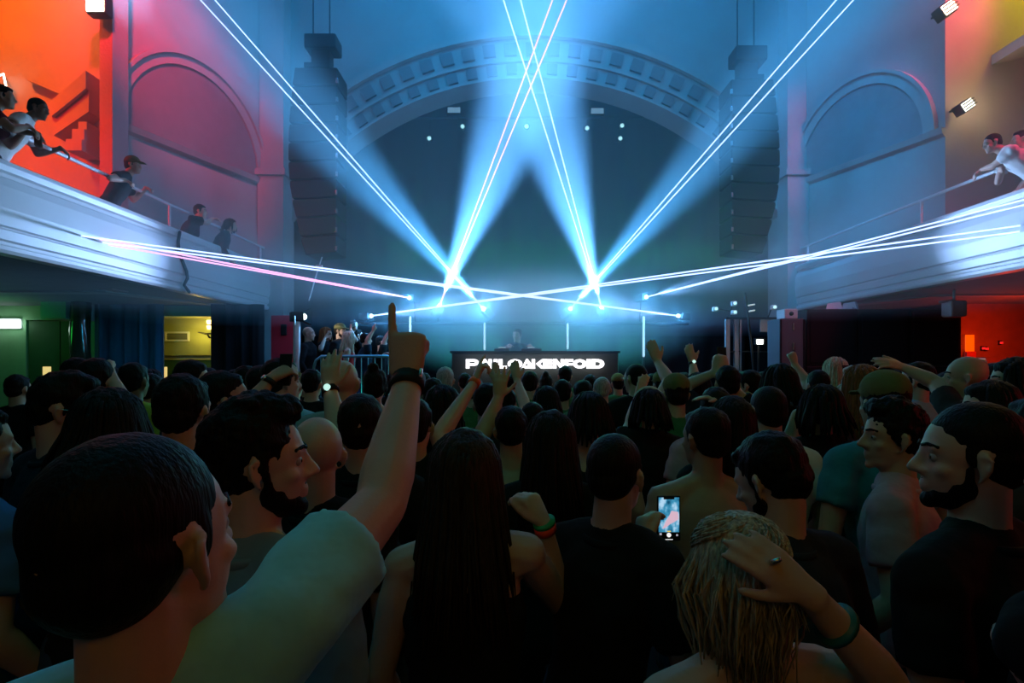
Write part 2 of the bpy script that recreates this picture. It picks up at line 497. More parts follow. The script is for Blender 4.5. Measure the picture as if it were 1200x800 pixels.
# foyer box
bm = bmesh.new()
box(bm, (-7.2, 11.999, 0), (-7.05, 13.4, 2.75)); 
struct('wall_foyer_left', bm, OLIVE)
sbox('wall_foyer_right', (-5.6, 11.15, 0), (-5.45, 11.999, 2.75), OLIVE)
sbox('ceiling_foyer', (-7.2, 11.15, 2.75), (-5.5, 11.999, 2.85), OLIVE)
bm = bmesh.new()
box(bm, (-7.0, 11.9, 2.02), (-5.601, 11.97, 2.75)); box(bm, (-7.0, 11.88, 1.93), (-5.601, 11.98, 1.96))
struct('wall_foyer_back', bm, OLIVE)
for i, (pa, pb) in enumerate(((190.5, 196), (209.5, 215))):
    xc = ((pa + pb) / 2 - 600) / 700 * 11.9
    d = struct('door_%d' % (3 + i), nbox((xc - 0.16 - (0.1 if i == 0 else 0), 11.9, 0.02), (xc + 0.16 + (0.62 if i else 0), 11.95, 1.93)), GREENDOOR)
    link('vision_panel', nbox(((pa - 600) / 700 * 11.9, 11.89, 1.35), ((pb - 600) / 700 * 11.9, 11.955, 1.79)), SLOTGLASS, d)
v = thing('air_vent', 'yellow lit slatted vent above the doors in the left foyer', 'vent', (-6.65, 11.9, 2.3))
bm = bmesh.new()
for (a, b) in (((-6.9, 2.3), (-6.42, 2.33)), ((-6.9, 2.46), (-6.42, 2.49)), ((-6.9, 2.33), (-6.87, 2.46)), ((-6.45, 2.33), (-6.42, 2.46))):
    box(bm, (a[0], 11.86, a[1]), (b[0], 11.899, b[1]))
Part('frame', bm, WHITEPAINT, v)
bm = bmesh.new()
for k in range(4):
    box(bm, (-6.87, 11.87, 2.34 + k * 0.03), (-6.45, 11.895, 2.355 + k * 0.03))
Part('grille', bm, GREYPAINT, v)
sc = thing('wall_sconce', 'glowing yellow wall sconce at the right of the lit foyer behind the left doorway', 'lamp', (-5.95, 11.89, 2.55))
sx, sy, sz = -5.93, 11.75, 2.62
Part('lamp_shade', ntube([(sx, sy, sz + 0.01), (sx, sy, sz + 0.06), (sx, sy, sz + 0.09)], [0.06, 0.075, 0.06], n=14, round_ends=False), WARMLAMP, sc, True)
Part('lower_shade', ntube([(sx, sy, sz - 0.09), (sx, sy, sz - 0.02)], [0.055, 0.07], n=14, round_ends=False), WARMLAMP, sc, True)
Part('bracket', nbox((sx - 0.03, sy, sz - 0.02), (sx + 0.03, 11.899, sz + 0.01), bevel=0.008), DARKMETAL, sc)
ex = thing('wall_fan', 'dark fan on a bracket just under the yellow sconce in the left foyer', 'fan', (-5.95, 11.89, 2.4))
Part('blade', ntube([(-6.16, 11.76, 2.47), (-6.02, 11.76, 2.44), (-5.84, 11.76, 2.46)], [(0.05, 0.012), (0.08, 0.02), (0.05, 0.012)], n=12), DARKMETAL, ex, True)
Part('bracket', ntube([(-6.0, 11.76, 2.44), (-5.98, 11.80, 2.37), (-5.97, 11.9, 2.37)], 0.018, n=8), DARKMETAL, ex, True)
# light fixture at the far left
f = thing('strip_light', 'white glowing strip light on the green wall below the left balcony', 'lamp', at(5, 379, 10.9))
Part('diffuser', nbox(at(-24, 384, 10.9), at(22, 374.5, 10.86) + Vector((0, 0.05, 0)), bevel=0.015), TUBE_LED, f)
Part('housing', nbox(at(-26, 385, 10.95) - Vector((0, 0.0, 0)), at(24, 373, 10.95) + Vector((0, 0.05, 0))), WHITEPAINT, f)
# soffit beam under the balcony
sbox('beam_1', (-8.05, 10.2, 2.63), (-7.62, 10.99, 2.915), PLASTER)
# shiny wrapped column, blue drape, black drapes
bm = bmesh.new()
random.seed(3)
nn, rows = 28, 24
grid = []
for i in range(rows + 1):
    z = 2.915 * i / rows
    grid.append([])
    for j in range(nn):
        a = 2 * math.pi * j / nn
        rr = 0.15 + 0.012 * math.sin(3 * a + z * 4) + 0.014 * noise.noise(Vector((math.cos(a) * 3, math.sin(a) * 3, z * 3)))
        grid[-1].append(bm.verts.new((-7.44 + rr * math.cos(a), 10.3 + rr * math.sin(a), z)))
for a, b in zip(grid, grid[1:]):
    for j in range(nn):
        bm.faces.new((a[j], a[(j + 1) % nn], b[(j + 1) % nn], b[j]))
bm.faces.new(grid[-1]); bm.faces.new(grid[0][::-1])
o = struct('column_wrapped', bm, mat('shiny_black_wrap', (0.03, 0.05, 0.03), 0.12, spec=0.8, bump=0.3, bscale=9))
o.data.polygons.foreach_set('use_smooth', [True] * len(o.data.polygons))

def drape(name, xa, xb, y, z0, z1, m, label, amp=0.035, freq=26, seed=0, deep=0.03):
    bm = bmesh.new()
    n = max(12, int(abs(xb - xa) * 60))
    fr, bk = [], []
    for i in range(n + 1):
        x = xa + (xb - xa) * i / n
        off = amp * math.sin(freq * (x + seed)) + amp * 0.5 * math.sin(freq * 1.7 * x + seed * 3)
        for lst, dy in ((fr, 0), (bk, deep)):
            lst.append([bm.verts.new((x, y + off + dy, z)) for z in np.linspace(z0, z1, 4)])
    for lst in (fr, bk):
        for a, b in zip(lst, lst[1:]):
            for k in range(3):
                bm.faces.new((a[k], b[k], b[k + 1], a[k + 1]))
    for a, b in ((fr, bk),):
        for i in range(n):
            bm.faces.new((a[i][0], b[i][0], b[i + 1][0], a[i + 1][0]))
            bm.faces.new((a[i][-1], a[i + 1][-1], b[i + 1][-1], b[i][-1]))
        for i in (0, n):
            bm.faces.new([*a[i], *b[i][::-1]])
    o = link(name, bm, m, smooth=True)
    tag(o, label, 'curtain')
    return o
drape('drape', -7.42, -6.22, 10.6, 0.0, 2.91, BLUEPANEL, 'dark blue floor length curtain between the wrapped column and the lit doorway')
drape('drape', -5.2, -4.32, 10.35, 0.0, 2.885, DRAPE, 'black curtain to the right of the lit doorway under the left balcony end', seed=1)
# panel for a red lit door, red light put into its colour; small black box
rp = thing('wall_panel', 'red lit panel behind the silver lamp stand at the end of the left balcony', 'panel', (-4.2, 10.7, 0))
Part('panel', nbox((-4.32, 10.7, 0.0), (-3.9, 10.75, 2.72), bevel=0.01), mat('red_lit_panel', (0.75, 0.03, 0.05), 0.7), rp)
Part('sign_box', nbox((-4.13, 10.66, 2.36), (-4.03, 10.699, 2.56), bevel=0.01), BLACKPLASTIC, rp, label='small black box')

# ---- under the right balcony
bm = bmesh.new()
box(bm, (7.75, 10.6, 0), (11.1, 10.75, 2.92))
struct('wall_under_right', bm, REDWALL)
# ------------------------------------------------------------------ stage
ST = 0.8
bm = bmesh.new()
box(bm, (-4.4, 8.75, 0), (5.3, 15.29, ST))
box(bm, (-4.4, 8.70, ST - 0.06), (5.3, 8.75, ST))
o = link('stage', bm, mat('stage_black', (0.015, 0.015, 0.016), 0.6, bump=0.08))
o['kind'] = 'structure'
drape('drape', CX - 5.3, CX + 5.3, 14.6, ST, 8.6, DRAPE, 'tall black curtain closing the back of the stage inside the arch', amp=0.02, freq=9, seed=5)

# hanging line arrays
def line_array(name_label, px0, px1, pyt, pyb, d, mirror):
    s = -1 if mirror else 1
    top = at((px0 + px1) / 2, pyt, d)
    root = thing('line_array_speaker', name_label, 'speaker', top)
    n = 10
    H = (pyb - pyt) / FPX * d
    W = (px1 - px0) / FPX * d
    # J curve: the boxes' front edge bulges outwards (side s=-1 -> right), rear edge hangs straight
    zs = np.linspace(0, 1, n + 1)
    def edge(t):
        rear = (W * (0.5 - 0.02 * t)) * s
        front = -s * W * (0.44 + 0.2 * math.sin(math.pi * min(1, t * 0.9 + 0.08)) ** 1.0 - 0.42 * max(0, t - 0.55) ** 1.4 * 1.6)
        return front, rear
    for k in range(n):
        t0, t1 = zs[k] + 0.004, zs[k + 1] - 0.004
        f0, r0 = edge(t0); f1, r1 = edge(t1)
        z0, z1 = top.z - t0 * H, top.z - t1 * H
        sl = 0.05 * t0
        bm = bmesh.new()
        prism(bm, [(top.x + f0, d, z0 - sl), (top.x + r0, d, z0), (top.x + r1, d, z1), (top.x + f1, d, z1 - 0.05 * t1)], (0, 0.62, 0))
        bmesh.ops.bevel(bm, geom=list(bm.edges), offset=0.012, segments=1, affect='EDGES')
        c = Part('speaker_cabinet', bm, BLACKPLASTIC, root)
        # grille on the front edge, rigging pin at the rear
        bm = bmesh.new()
        g = 0.012 * -s
        prism(bm, [(top.x + f0 + g, d + 0.03, z0 - sl - 0.03), (top.x + f0 - g, d + 0.03, z0 - sl - 0.03), (top.x + f1 - g, d + 0.03, z1 - 0.05 * t1 + 0.03), (top.x + f1 + g, d + 0.03, z1 - 0.05 * t1 + 0.03)], (0, 0.56, 0))
        gg = link('grille', bm, DARKMETAL)
        gg.data.transform(Matrix.Translation(-top)); gg.parent = c
        bm = bmesh.new()
        box(bm, (top.x + r1 - 0.015, d - 0.02, z1 + 0.02), (top.x + r1 + 0.02, d + 0.02, z1 + 0.10), bevel=0.005)
        pp = link('rigging_pin', bm, STEEL)
        pp.data.transform(Matrix.Translation(-top)); pp.parent = c
    # flying frame above
    bm = bmesh.new()
    zt = top.z
    box(bm, (top.x - W * 0.30, d + 0.05, zt + 0.02), (top.x + W * 0.30, d + 0.57, zt + 0.10))
    box(bm, (top.x - W * 0.20, d + 0.2, zt + 0.10), (top.x + W * 0.24, d + 0.42, zt + 0.38))
    box(bm, (top.x - W * 0.33, d + 0.1, zt + 0.38), (top.x + W * 0.42, d + 0.5, zt + 0.62), bevel=0.02)
    Part('flying_frame', bm, DARKMETAL, root)
    for dx in (-0.2, 0.2):
        Part('hoist_chain', ntube([(top.x + dx * W, d + 0.3, zt + 0.6), (top.x + dx * W, d + 0.3, 10.0)], 0.012, n=8), DARKMETAL, root)
    return root
line_array('tall curved black speaker column hanging before the red wall at left of the arch', 345, 395, 78, 296, 10.0, False)
line_array('tall curved black speaker column hanging at the right end of the arch', 857, 907, 92, 294, 10.0, True)

# ---- lasers on their bar
bar = thing('laser_bar', 'dark lighting bar on white lit uprights carrying the lasers behind the desk', 'lighting bar', (CX, 10.7, ST))
bz = at(600, 379, 10.7).z
Part('crossbar', ntube([(-2.75, 10.7, bz), (3.15, 10.7, bz)], 0.03, n=10), DARKMETAL, bar, True)
for px, y0, y1, dd in ((481, 372, 402, 10.7), (568, 379, 409, 10.7), (665, 380, 408, 10.7), (754, 372, 417, 10.7)):
    a, b = at(px, y1, dd), at(px, y0, dd)
    Part('upright', ntube([(a.x, 10.72, ST), (a.x, 10.72, bz)], 0.022, n=8), DARKMETAL, bar, True)
    Part('light_tube', ntube([(a.x, 10.68, a.z), (b.x, 10.68, b.z)], 0.02, n=10), LEDTUBE, bar, True, label='white lit tube')
NAMES = {'A': 'laser at left of the desk whose two beams rise steeply to the upper left',
         'B': 'laser right of the sign centre whose two beams rise inwards to the top centre',
         'C': 'laser left of the sign centre whose two rose beams rise to the top centre',
         'D': 'laser at right of the desk whose two beams rise steeply to the upper right',
         'E': 'leftmost laser on the bar, its low beams crossing to the right balcony front',
         'F': 'rightmost laser on the bar, its low beams crossing to the left balcony front',
         'G': 'laser left on the bar with rose beams running low to the left balcony front',
         'H': 'laser right on the bar with thick beams running just under the right balcony rail'}
def laser(k):
    s, ends = LASERS[k]
    p = at(*s, SRC_D)
    q = sum((at(*e, d) for e, d in ends), Vector()) / len(ends)
    dr = (q - p).normalized()
    root = thing('laser_projector', NAMES[k], 'laser', p - dr * 0.1, 'laser projectors on the bar')
    sv, uv = frame_of(dr)
    rot = Matrix((sv, dr, uv)).transposed()
    c = p - dr * 0.11
    Part('housing', nbox(c - Vector((0.08, 0.1, 0.06)), c + Vector((0.08, 0.1, 0.06)), rot=rot, piv=c, bevel=0.012), BLACKPLASTIC, root)
    Part('lens', ntube([p - dr * 0.02, p + dr * 0.01], 0.03, n=12), COOLLAMP, root)
    hz = min(c.z, bz)
    Part('yoke', ntube([c, (c.x, 10.68, max(bz + 0.045, c.z - 0.4)), (c.x, 10.7, bz + 0.045)], 0.012, n=6), DARKMETAL, root)
    for e, d in ends:
        tgt = at(*e, d)
        v = tgt - p
        if k in 'ABCD':
            L = (9.98 - p.z) / v.z
            tgt = p + v * L
        rr = 0.0105 if k in 'EFGH' else 0.0095
        b = Part('light_beam', ntube([p, p + (tgt - p) * 0.5, tgt], [rr * 1.15, rr, rr * 0.85 if k in 'EFGH' else rr], n=8), BEAMP if k in 'CG' else BEAMA, root, True)
for k in LASERS:
    laser(k)

# ---- small stage lamps and panels inside the arch
pipe = thing('lighting_batten', 'thin dark batten high inside the arch carrying small stage lamps', 'lighting bar', (CX, 13.4, 7.4))
bz2 = at(600, 138, 13.4).z
Part('pipe', ntube([(-2.6, 13.4, bz2), (3.6, 13.4, bz2)], 0.03, n=8), DARKMETAL, pipe, True)
for x in (-2.4, 3.4):
    Part('cable', ntube([(x, 13.4, bz2), (x, 13.4, 10.0)], 0.01, n=6), DARKMETAL, pipe, True)
LMP = [((503, 162), 'lowest'), ((542, 148), 'second'), ((617, 148), 'c'), ((688, 150), 'd'), ((729, 147), 'e'), ((727, 162), 'f')]
LLAB = ['small stage lamp at the left end of the high batten, hung lower than the rest', 'small stage lamp on the high batten left of the crossing beams',
        'small stage lamp on the high batten between the crossing beams', 'small stage lamp on the high batten just right of the crossing beams',
        'small bright stage lamp at the right end of the high batten', 'round pale stage lamp hung just below the right end of the high batten']
for ((px, py), _), lab in zip(LMP, LLAB):
    c = at(px, py, 13.3)
    r = thing('stage_lamp', lab, 'lamp', c, 'small stage lamps inside the arch')
    Part('housing', ntube([c + Vector((0, 0.25, 0.06)), c + Vector((0, 0.1, 0.03)), c + Vector((0, 0.0, 0))], [0.06, 0.08, 0.075], n=12, round_ends=False), BLACKPLASTIC, r, True)
    Part('lens', ntube([c + Vector((0, 0.0, 0)), c + Vector((0, -0.015, -0.004))], [0.045, 0.04], n=12), STAGELENS, r)
    Part('clamp', ntube([c + Vector((0, 0.1, 0.05)), (c.x, 13.4, bz2)], 0.012, n=6), DARKMETAL, r)
for (px, py), lab in (((532, 129), 'pale flat lamp panel on the high batten at left of the crossing beams'), ((700, 130), 'pale flat lamp panel on the high batten at right of the crossing beams')):
    c = at(px, py, 13.3)
    r = thing('panel_light', lab, 'lamp', c, 'lamp panels inside the arch')
    Part('diffuser', nbox(c - Vector((0.14, 0.02, 0.06)), c + Vector((0.14, 0.0, 0.06)), bevel=0.01), mat('dim_panel_light', (0.8, 0.8, 0.8), 0.5, emit=(0.25, 0.6, 0.9), estr=0.5), r)
    Part('housing', nbox(c - Vector((0.16, 0.0, 0.08)), c + Vector((0.16, 0.08, 0.08)), bevel=0.01), DARKMETAL, r)
    Part('clamp', ntube([c + Vector((0, 0.05, 0.0)), (c.x, 13.4, bz2)], 0.012, n=6), DARKMETAL, r)

# ---- performer's desk with the lit sign
desk = thing('performer_desk', 'dark green lit desk front on stage that carries the glowing name sign', 'desk', (0.36, 9.45, ST))
dx0, dx1 = at(528, 430, 9.3).x, at(727, 430, 9.3).x
Part('front_panel', nbox((dx0, 9.47, ST), (dx1, 9.52, 2.02), bevel=0.01), mat('desk_front', (0.06, 0.07, 0.065), 0.55), desk)
Part('table_top', nbox((dx0 - 0.03, 9.46, 2.02), (dx1 + 0.03, 9.98, 2.06), bevel=0.01), BLACKPLASTIC, desk)
for xx in (dx0 + 0.04, dx1 - 0.04):
    Part('leg', nbox((xx - 0.03, 9.9, ST), (xx + 0.03, 9.96, 2.02)), DARKMETAL, desk)
sign = thing('name_sign', 'glowing white letter sign on the front of the performer desk', 'sign', at(626, 425, 9.36))
SX0, SX1, SY0, SY1 = 545.5, 708, 432.5, 419.5
SYD = 9.36
def px2x(px):
    return (px - 600) / FPX * SYD
def py2z(py):
    return CAM_H + (HZ - py) / FPX * SYD
LET = bmesh.new()
def poly2(pts, holes=None):
    prism(LET, [(px2x(x), SYD - 0.02, py2z(y)) for x, y in pts], (0, 0.02, 0))
T, B = 420.7, 431.6
M = (T + B) / 2
def bar(x0, y0, x1, y1):
    poly2([(x0, y0), (x1, y0), (x1, y1), (x0, y1)])
def ring(x0, x1, thx, thy, a0=0, a1=360, n=28):
    cx, cy, rx, ry = (x0 + x1) / 2, M, (x1 - x0) / 2, (B - T) / 2
    aa = [R(a0 + (a1 - a0) * i / n) for i in range(n + 1)]
    for p, q in zip(aa, aa[1:]):
        poly2([(cx + rx * math.cos(p), cy - ry * math.sin(p)), (cx + rx * math.cos(q), cy - ry * math.sin(q)),
               (cx + (rx - thx) * math.cos(q), cy - (ry - thy) * math.sin(q)), (cx + (rx - thx) * math.cos(p), cy - (ry - thy) * math.sin(p))])
def half(x0, xm, x1, y0, y1, thx, thy, n=14):
    """bow of a P or D: straight to xm, then a half ellipse to x1"""
    cy, ry = (y0 + y1) / 2, (y1 - y0) / 2
    bar(x0, y0, xm, y0 + thy); bar(x0, y1 - thy, xm, y1)
    aa = [R(90 - 180 * i / n) for i in range(n + 1)]
    for p, q in zip(aa, aa[1:]):
        poly2([(xm + (x1 - xm) * math.cos(p), cy - ry * math.sin(p)), (xm + (x1 - xm) * math.cos(q), cy - ry * math.sin(q)),
               (xm + (x1 - xm - thx) * math.cos(q), cy - (ry - thy) * math.sin(q)), (xm + (x1 - xm - thx) * math.cos(p), cy - (ry - thy) * math.sin(p))])
# P A U L
bar(546, T, 550.2, B); half(550.2, 555.5, 561, T, 428.4, 4.2, 2.9)
poly2([(559.5, B), (566.0, T), (569.4, T), (564.4, B)]); poly2([(566.0, T), (569.4, T), (576.4, B), (571.2, B)]); bar(564, 427.6, 572, 429.8)
bar(572.2, T, 576.4, 427.6); bar(578.6, T, 583.2, 427.6)
aa = [R(180 + 180 * i / 12) for i in range(13)]
for p, q in zip(aa, aa[1:]):
    poly2([(577.7 + 5.5 * math.cos(p), 427.6 - 4 * math.sin(p)), (577.7 + 5.5 * math.cos(q), 427.6 - 4 * math.sin(q)), (577.5 + 1.1 * math.cos(q), 427.6 - 0.8 * math.sin(q)), (577.5 + 1.1 * math.cos(p), 427.6 - 0.8 * math.sin(p))])
bar(584.0, T, 588.9, B); bar(588.9, 428.4, 594, B)
# O A K E N F O L D
ring(594.8, 612.2, 5.0, 3.2)
poly2([(610.8, B), (616.6, T), (618.3, T), (616.6, 426.2), (615.0, 428.6)]); poly2([(616.6, T), (618.6, T), (627.0, B), (622.4, B), (619.4, 428.6), (617.3, 425.6)]); bar(613.0, 428.4, 623, B)
bar(623.0, T, 627.0, B)
poly2([(627.8, 426.1), (635.0, T), (640.4, T), (632.6, 426.1)]); poly2([(627.8, 426.1), (632.6, 426.1), (639.6, B), (634.0, B)])
bar(636.4, T, 641.0, B); bar(641.0, T, 647.3, 423.5); bar(641, 424.4, 647.3, 427.4); bar(641, 428.3, 647.3, B)
bar(648.0, T, 652.0, B); bar(656.9, T, 661.0, B); poly2([(648.0, T), (652.4, T), (661.0, B), (656.6, B)])
bar(661.6, T, 665.9, B); bar(665.9, T, 671.8, 423.6); bar(665.9, 425.2, 671.4, 428.0)
ring(671.4, 687.2, 4.4, 3.3)
bar(687.2, T, 692.0, B); bar(692.0, 428.6, 694.0, B)
bar(692.6, T, 697.4, 428.6); half(694.0, 700.5, 708, T, B, 4.8, 3.3)
Part('lettering', LET, SIGNLED, sign)
for px in (548, 590, 640, 690):
    Part('standoff', nbox((px2x(px) - 0.01, SYD, py2z(426)), (px2x(px) + 0.01, 9.469, py2z(424.5))), STEEL, sign)
# equipment on the desk
for px, lab, wdt in ((588, 'small pale mixer knob box on the desk before the performer, left', 0.12), (623, 'small pale turntable arm box on the desk before the performer, right', 0.16)):
    c = at(px, 410, 9.55)
    r = thing('media_player', lab, 'player', (c.x, 9.6, 2.06), 'players on the performer desk')
    Part('body', nbox((c.x - wdt, 9.55, 2.062), (c.x + wdt, 9.8, 2.10), bevel=0.01), GREYPAINT, r)
    Part('jog_wheel', ntube([(c.x, 9.66, 2.10), (c.x, 9.66, 2.108)], 0.06, n=20, round_ends=False), STEEL, r)
    Part('screen', nbox((c.x - 0.06, 9.75, 2.10), (c.x + 0.06, 9.77, 2.13), bevel=0.004), mat('player_screen', (0.5, 0.6, 0.6), 0.3, emit=(0.5, 0.8, 0.8), estr=0.4), r)

# ---- crowd barrier on the left of the stage
br = thing('crowd_barrier', 'pale blue steel crowd barrier with thin uprights at the left of the stage', 'barrier', at(412, 425, 9.0))
b0, b1 = at(368, 417.3, 9.0), at(463, 417.3, 9.0)
zt = b0.z
bm = bmesh.new()
pts = [(b0.x, 9.0, ST + 0.02), (b0.x, 9.0, zt - 0.16), (b0.x + 0.03, 9.0, zt - 0.06), (b0.x + 0.11, 9.0, zt), (b1.x - 0.11, 9.0, zt), (b1.x - 0.03, 9.0, zt - 0.06), (b1.x, 9.0, zt - 0.16), (b1.x, 9.0, ST + 0.02)]
Part('frame', ntube(pts, 0.022, n=10), mat('barrier_steel', (0.25, 0.6, 0.7), 0.35, 0.8), br, True)
Part('lower_rail', ntube([(b0.x, 9.0, ST + 0.25), (b1.x, 9.0, ST + 0.25)], 0.016, n=8), MATS['barrier_steel'], br, True)
for i in range(1, 12):
    x = b0.x + (b1.x - b0.x) * i / 12
    Part('bar', ntube([(x, 9.0, ST + 0.25), (x, 9.0, zt)], 0.008, n=6), MATS['barrier_steel'], br, True)
for x in (b0.x + 0.15, b1.x - 0.15):
    Part('foot', nbox((x - 0.03, 8.78, ST + 0.001), (x + 0.03, 9.22, ST + 0.03), bevel=0.008), MATS['barrier_steel'], br)
    Part('foot_post', ntube([(x, 9.0, ST + 0.02), (x, 9.0, ST + 0.25)], 0.012, n=8), MATS['barrier_steel'], br)

# ---- lamp on its silver stand (left)
lp = at(348, 371, 9.3)
ls = thing('lamp_stand', 'silver stand holding a black spotlight at the left edge of the stage', 'lamp stand', (lp.x, 9.3, ST))
Part('pole', ntube([(lp.x, 9.3, ST + 0.03), (lp.x, 9.3, lp.z - 0.1)], 0.055, n=12), mat('truss_silver', (0.75, 0.76, 0.78), 0.35, 0.6), ls, True)
Part('base', nbox((lp.x - 0.13, 9.17, ST + 0.001), (lp.x + 0.13, 9.43, ST + 0.03), bevel=0.008), DARKMETAL, ls)
sp_ = thing('spotlight', 'black spotlight with flaps on the silver stand, throwing a white cone across the stage', 'spotlight', (lp.x, 9.3, lp.z))
aim = (at(470, 372, 10.2) - lp).normalized()
sv, uv = frame_of(aim)
rot = Matrix((sv, aim, uv)).transposed()
Part('housing', nbox(lp + Vector((-0.075, -0.1, -0.075)), lp + Vector((0.075, 0.09, 0.075)), rot=rot, piv=lp, bevel=0.015), BLACKPLASTIC, sp_)
Part('lens', ntube([lp + aim * 0.08, lp + aim * 0.1], 0.05, n=14), COOLLAMP, sp_)
bm = bmesh.new()
for sg in (-1, 1):
    prism(bm, [lp + aim * 0.09 + uv * 0.075 * sg - sv * 0.07, lp + aim * 0.09 + uv * 0.075 * sg + sv * 0.07, lp + aim * 0.2 + uv * 0.13 * sg + sv * 0.09, lp + aim * 0.2 + uv * 0.13 * sg - sv * 0.09], uv * 0.004)
Part('barn_door', bm, DARKMETAL, sp_)
Part('yoke', ntube([lp + Vector((0, -0.1, 0)), lp + Vector((0, -0.1, -0.13)), lp + Vector((0, 0, -0.14))], 0.014, n=8), STEEL, sp_)
lamp('spot_white', 'SPOT', lp + aim * 0.13, (1.0, 0.98, 0.92), 95, at(402, 392, 9.85), spot_size=R(44), spot_blend=0.5, shadow_soft_size=0.04)
pk = thing('pole_cable', 'thin pale cable hanging slanted from the left balcony end above the spotlight', 'cable', at(370, 320, 9.6))
Part('cable', ntube([at(379, 296, 10.3), at(370, 324, 10.3), at(362, 352, 10.3)], 0.012, n=6), WHITEPAINT, pk)
Part('clip', nbox(at(374, 313, 10.3) - Vector((0.06, 0.02, 0.04)), at(374, 313, 10.3) + Vector((0.06, 0.02, 0.04)), bevel=0.01), WHITEPAINT, pk)

# ---- black cable taped down the left balcony front
c0 = at(207, 272, 8.4)
bm = bmesh.new()
cp = [(207, 272), (205, 283), (206, 296), (211, 308), (215, 318), (216, 326), (212, 334), (218, 342)]
tube(bm, [Vector((BX_L + 0.045, 3290 / (600 - x), CAM_H + (HZ - y) / FPX * (3290 / (600 - x)))) for x, y in cp], 0.022, n=8)
o = link('hanging_cable', bm, mat('black_tape', (0.015, 0.03, 0.035), 0.5), smooth=True)
tag(o, 'thick dark cable hanging crooked down the left balcony front below a rail post', 'cable')

# ---- gear right of the stage
def crate(name, label, lo, hi, cat, extras=None, m=GREYPAINT, group=None):
    r = thing(name, label, cat, ((lo[0] + hi[0]) / 2, (lo[1] + hi[1]) / 2, lo[2]), group)
    Part('body', nbox(lo, hi, bevel=0.015), m, r)
    return r
gx0, gx1 = at(914, 400, 9.0).x, at(943, 400, 9.0).x
g = crate('flight_case', 'tall grey flight case with steel latches right of the stage under a white box', (gx0, 9.0, 0), (gx1, 9.45, at(0, 373, 9.0).z), 'case')
for z in (at(0, 383, 9).z, at(0, 406, 9).z):
    Part('latch', nbox(((gx0 + gx1) / 2 + 0.0, 8.98, z - 0.06), ((gx0 + gx1) / 2 + 0.03, 8.999, z + 0.06), bevel=0.005), STEEL, g)
bm = bmesh.new()
for x in (gx0, gx1 - 0.02):
    box(bm, (x - 0.004, 8.99, 0.02), (x + 0.024, 9.01, at(0, 374, 9.0).z))
Part('edge_trim', bm, DARKMETAL, g)
zc = at(0, 373, 9.0).z
wx0, wx1 = at(920, 400, 9.0).x, at(936, 400, 9.0).x
wz1 = at(0, 361.5, 9.0).z
wb = crate('speaker_box', 'small white box with a dark round hole standing on the grey flight case', (wx0, 9.02, zc + 0.001), (wx1, 9.3, wz1), 'box', m=WHITEPAINT)
Part('port', ntube([((wx0 + wx1) / 2, 9.025, (zc + wz1) / 2), ((wx0 + wx1) / 2, 9.012, (zc + wz1) / 2)], 0.032, n=16), BLACKPLASTIC, wb)
# big black cabinet wall of subs
sx0, sx1 = at(945, 400, 9.2).x, at(1127, 400, 9.2).x
nn = 3
zz = [0, 0.91, 1.82, 2.7]
SUBLAB = ['bottom', 'middle', 'top']
SUBCOL = ['beside the grey flight case', 'in the middle column', 'next to the red wall']
for c_ in range(3):
    xa, xb = sx0 + (sx1 - sx0) * c_ / 3, sx0 + (sx1 - sx0) * (c_ + 1) / 3
    for k in range(3):
        r = thing('subwoofer', '%s black bass cabinet of the stack, %s' % (SUBLAB[k], SUBCOL[c_]), 'speaker', ((xa + xb) / 2, 9.5, zz[k]), 'black bass cabinets right of the stage')
        Part('cabinet', nbox((xa + 0.005, 9.2, zz[k] + 0.001), (xb - 0.005, 9.95, zz[k + 1] - 0.003), bevel=0.012), BLACKPLASTIC, r)
        Part('grille', nbox((xa + 0.05, 9.185, zz[k] + 0.05), (xb - 0.05, 9.199, zz[k + 1] - 0.05), bevel=0.006), mat('grille_cloth', (0.012, 0.01, 0.01), 0.8, bump=0.3, bscale=200), r)
# sheets lying on the stack
for (pa, pb, ya, yb), lab in (((971, 990, 362, 370), 'bright white sheet lying over the edge of the black stack right of the stage'), ((990, 1007, 360, 370), 'dim grey sheet on the black stack beside the bright white one'), ((1001, 1009, 358, 362), 'small pale slip on the black stack behind the sheets')):
    a, b = at(pa, yb, 9.18), at(pb, ya, 9.18)
    r = thing('paper_sheet', lab, 'paper', ((a.x + b.x) / 2, 9.25, 2.7), 'sheets on the black stack')
    bm = bmesh.new()
    prism(bm, [(a.x, 9.24, 2.705), (b.x, 9.24, 2.705), (b.x, 9.30, 2.82), (a.x + 0.05, 9.30, 2.79)], (0, 0.01, 0.004))
    Part('sheet', bm, WHITEPAINT if 'bright' in lab else mat('dim_sheet', (0.3, 0.3, 0.32), 0.7), r)
# hanging speaker under the right balcony
c = at(1118, 362, 8.6)
r = thing('ceiling_speaker', 'pale pink lit box speaker hung under the right balcony above the red wall lamp', 'speaker', c)
Part('cabinet', nbox(c - Vector((0.11, 0.1, 0.115)), c + Vector((0.125, 0.12, 0.12)), bevel=0.03), WHITEPAINT, r)
Part('bracket', ntube([c + Vector((-0.2, 0, 0.10)), c + Vector((0, 0, 0.13)), (c.x, c.y, 2.93)], 0.02, n=8), WHITEPAINT, r)
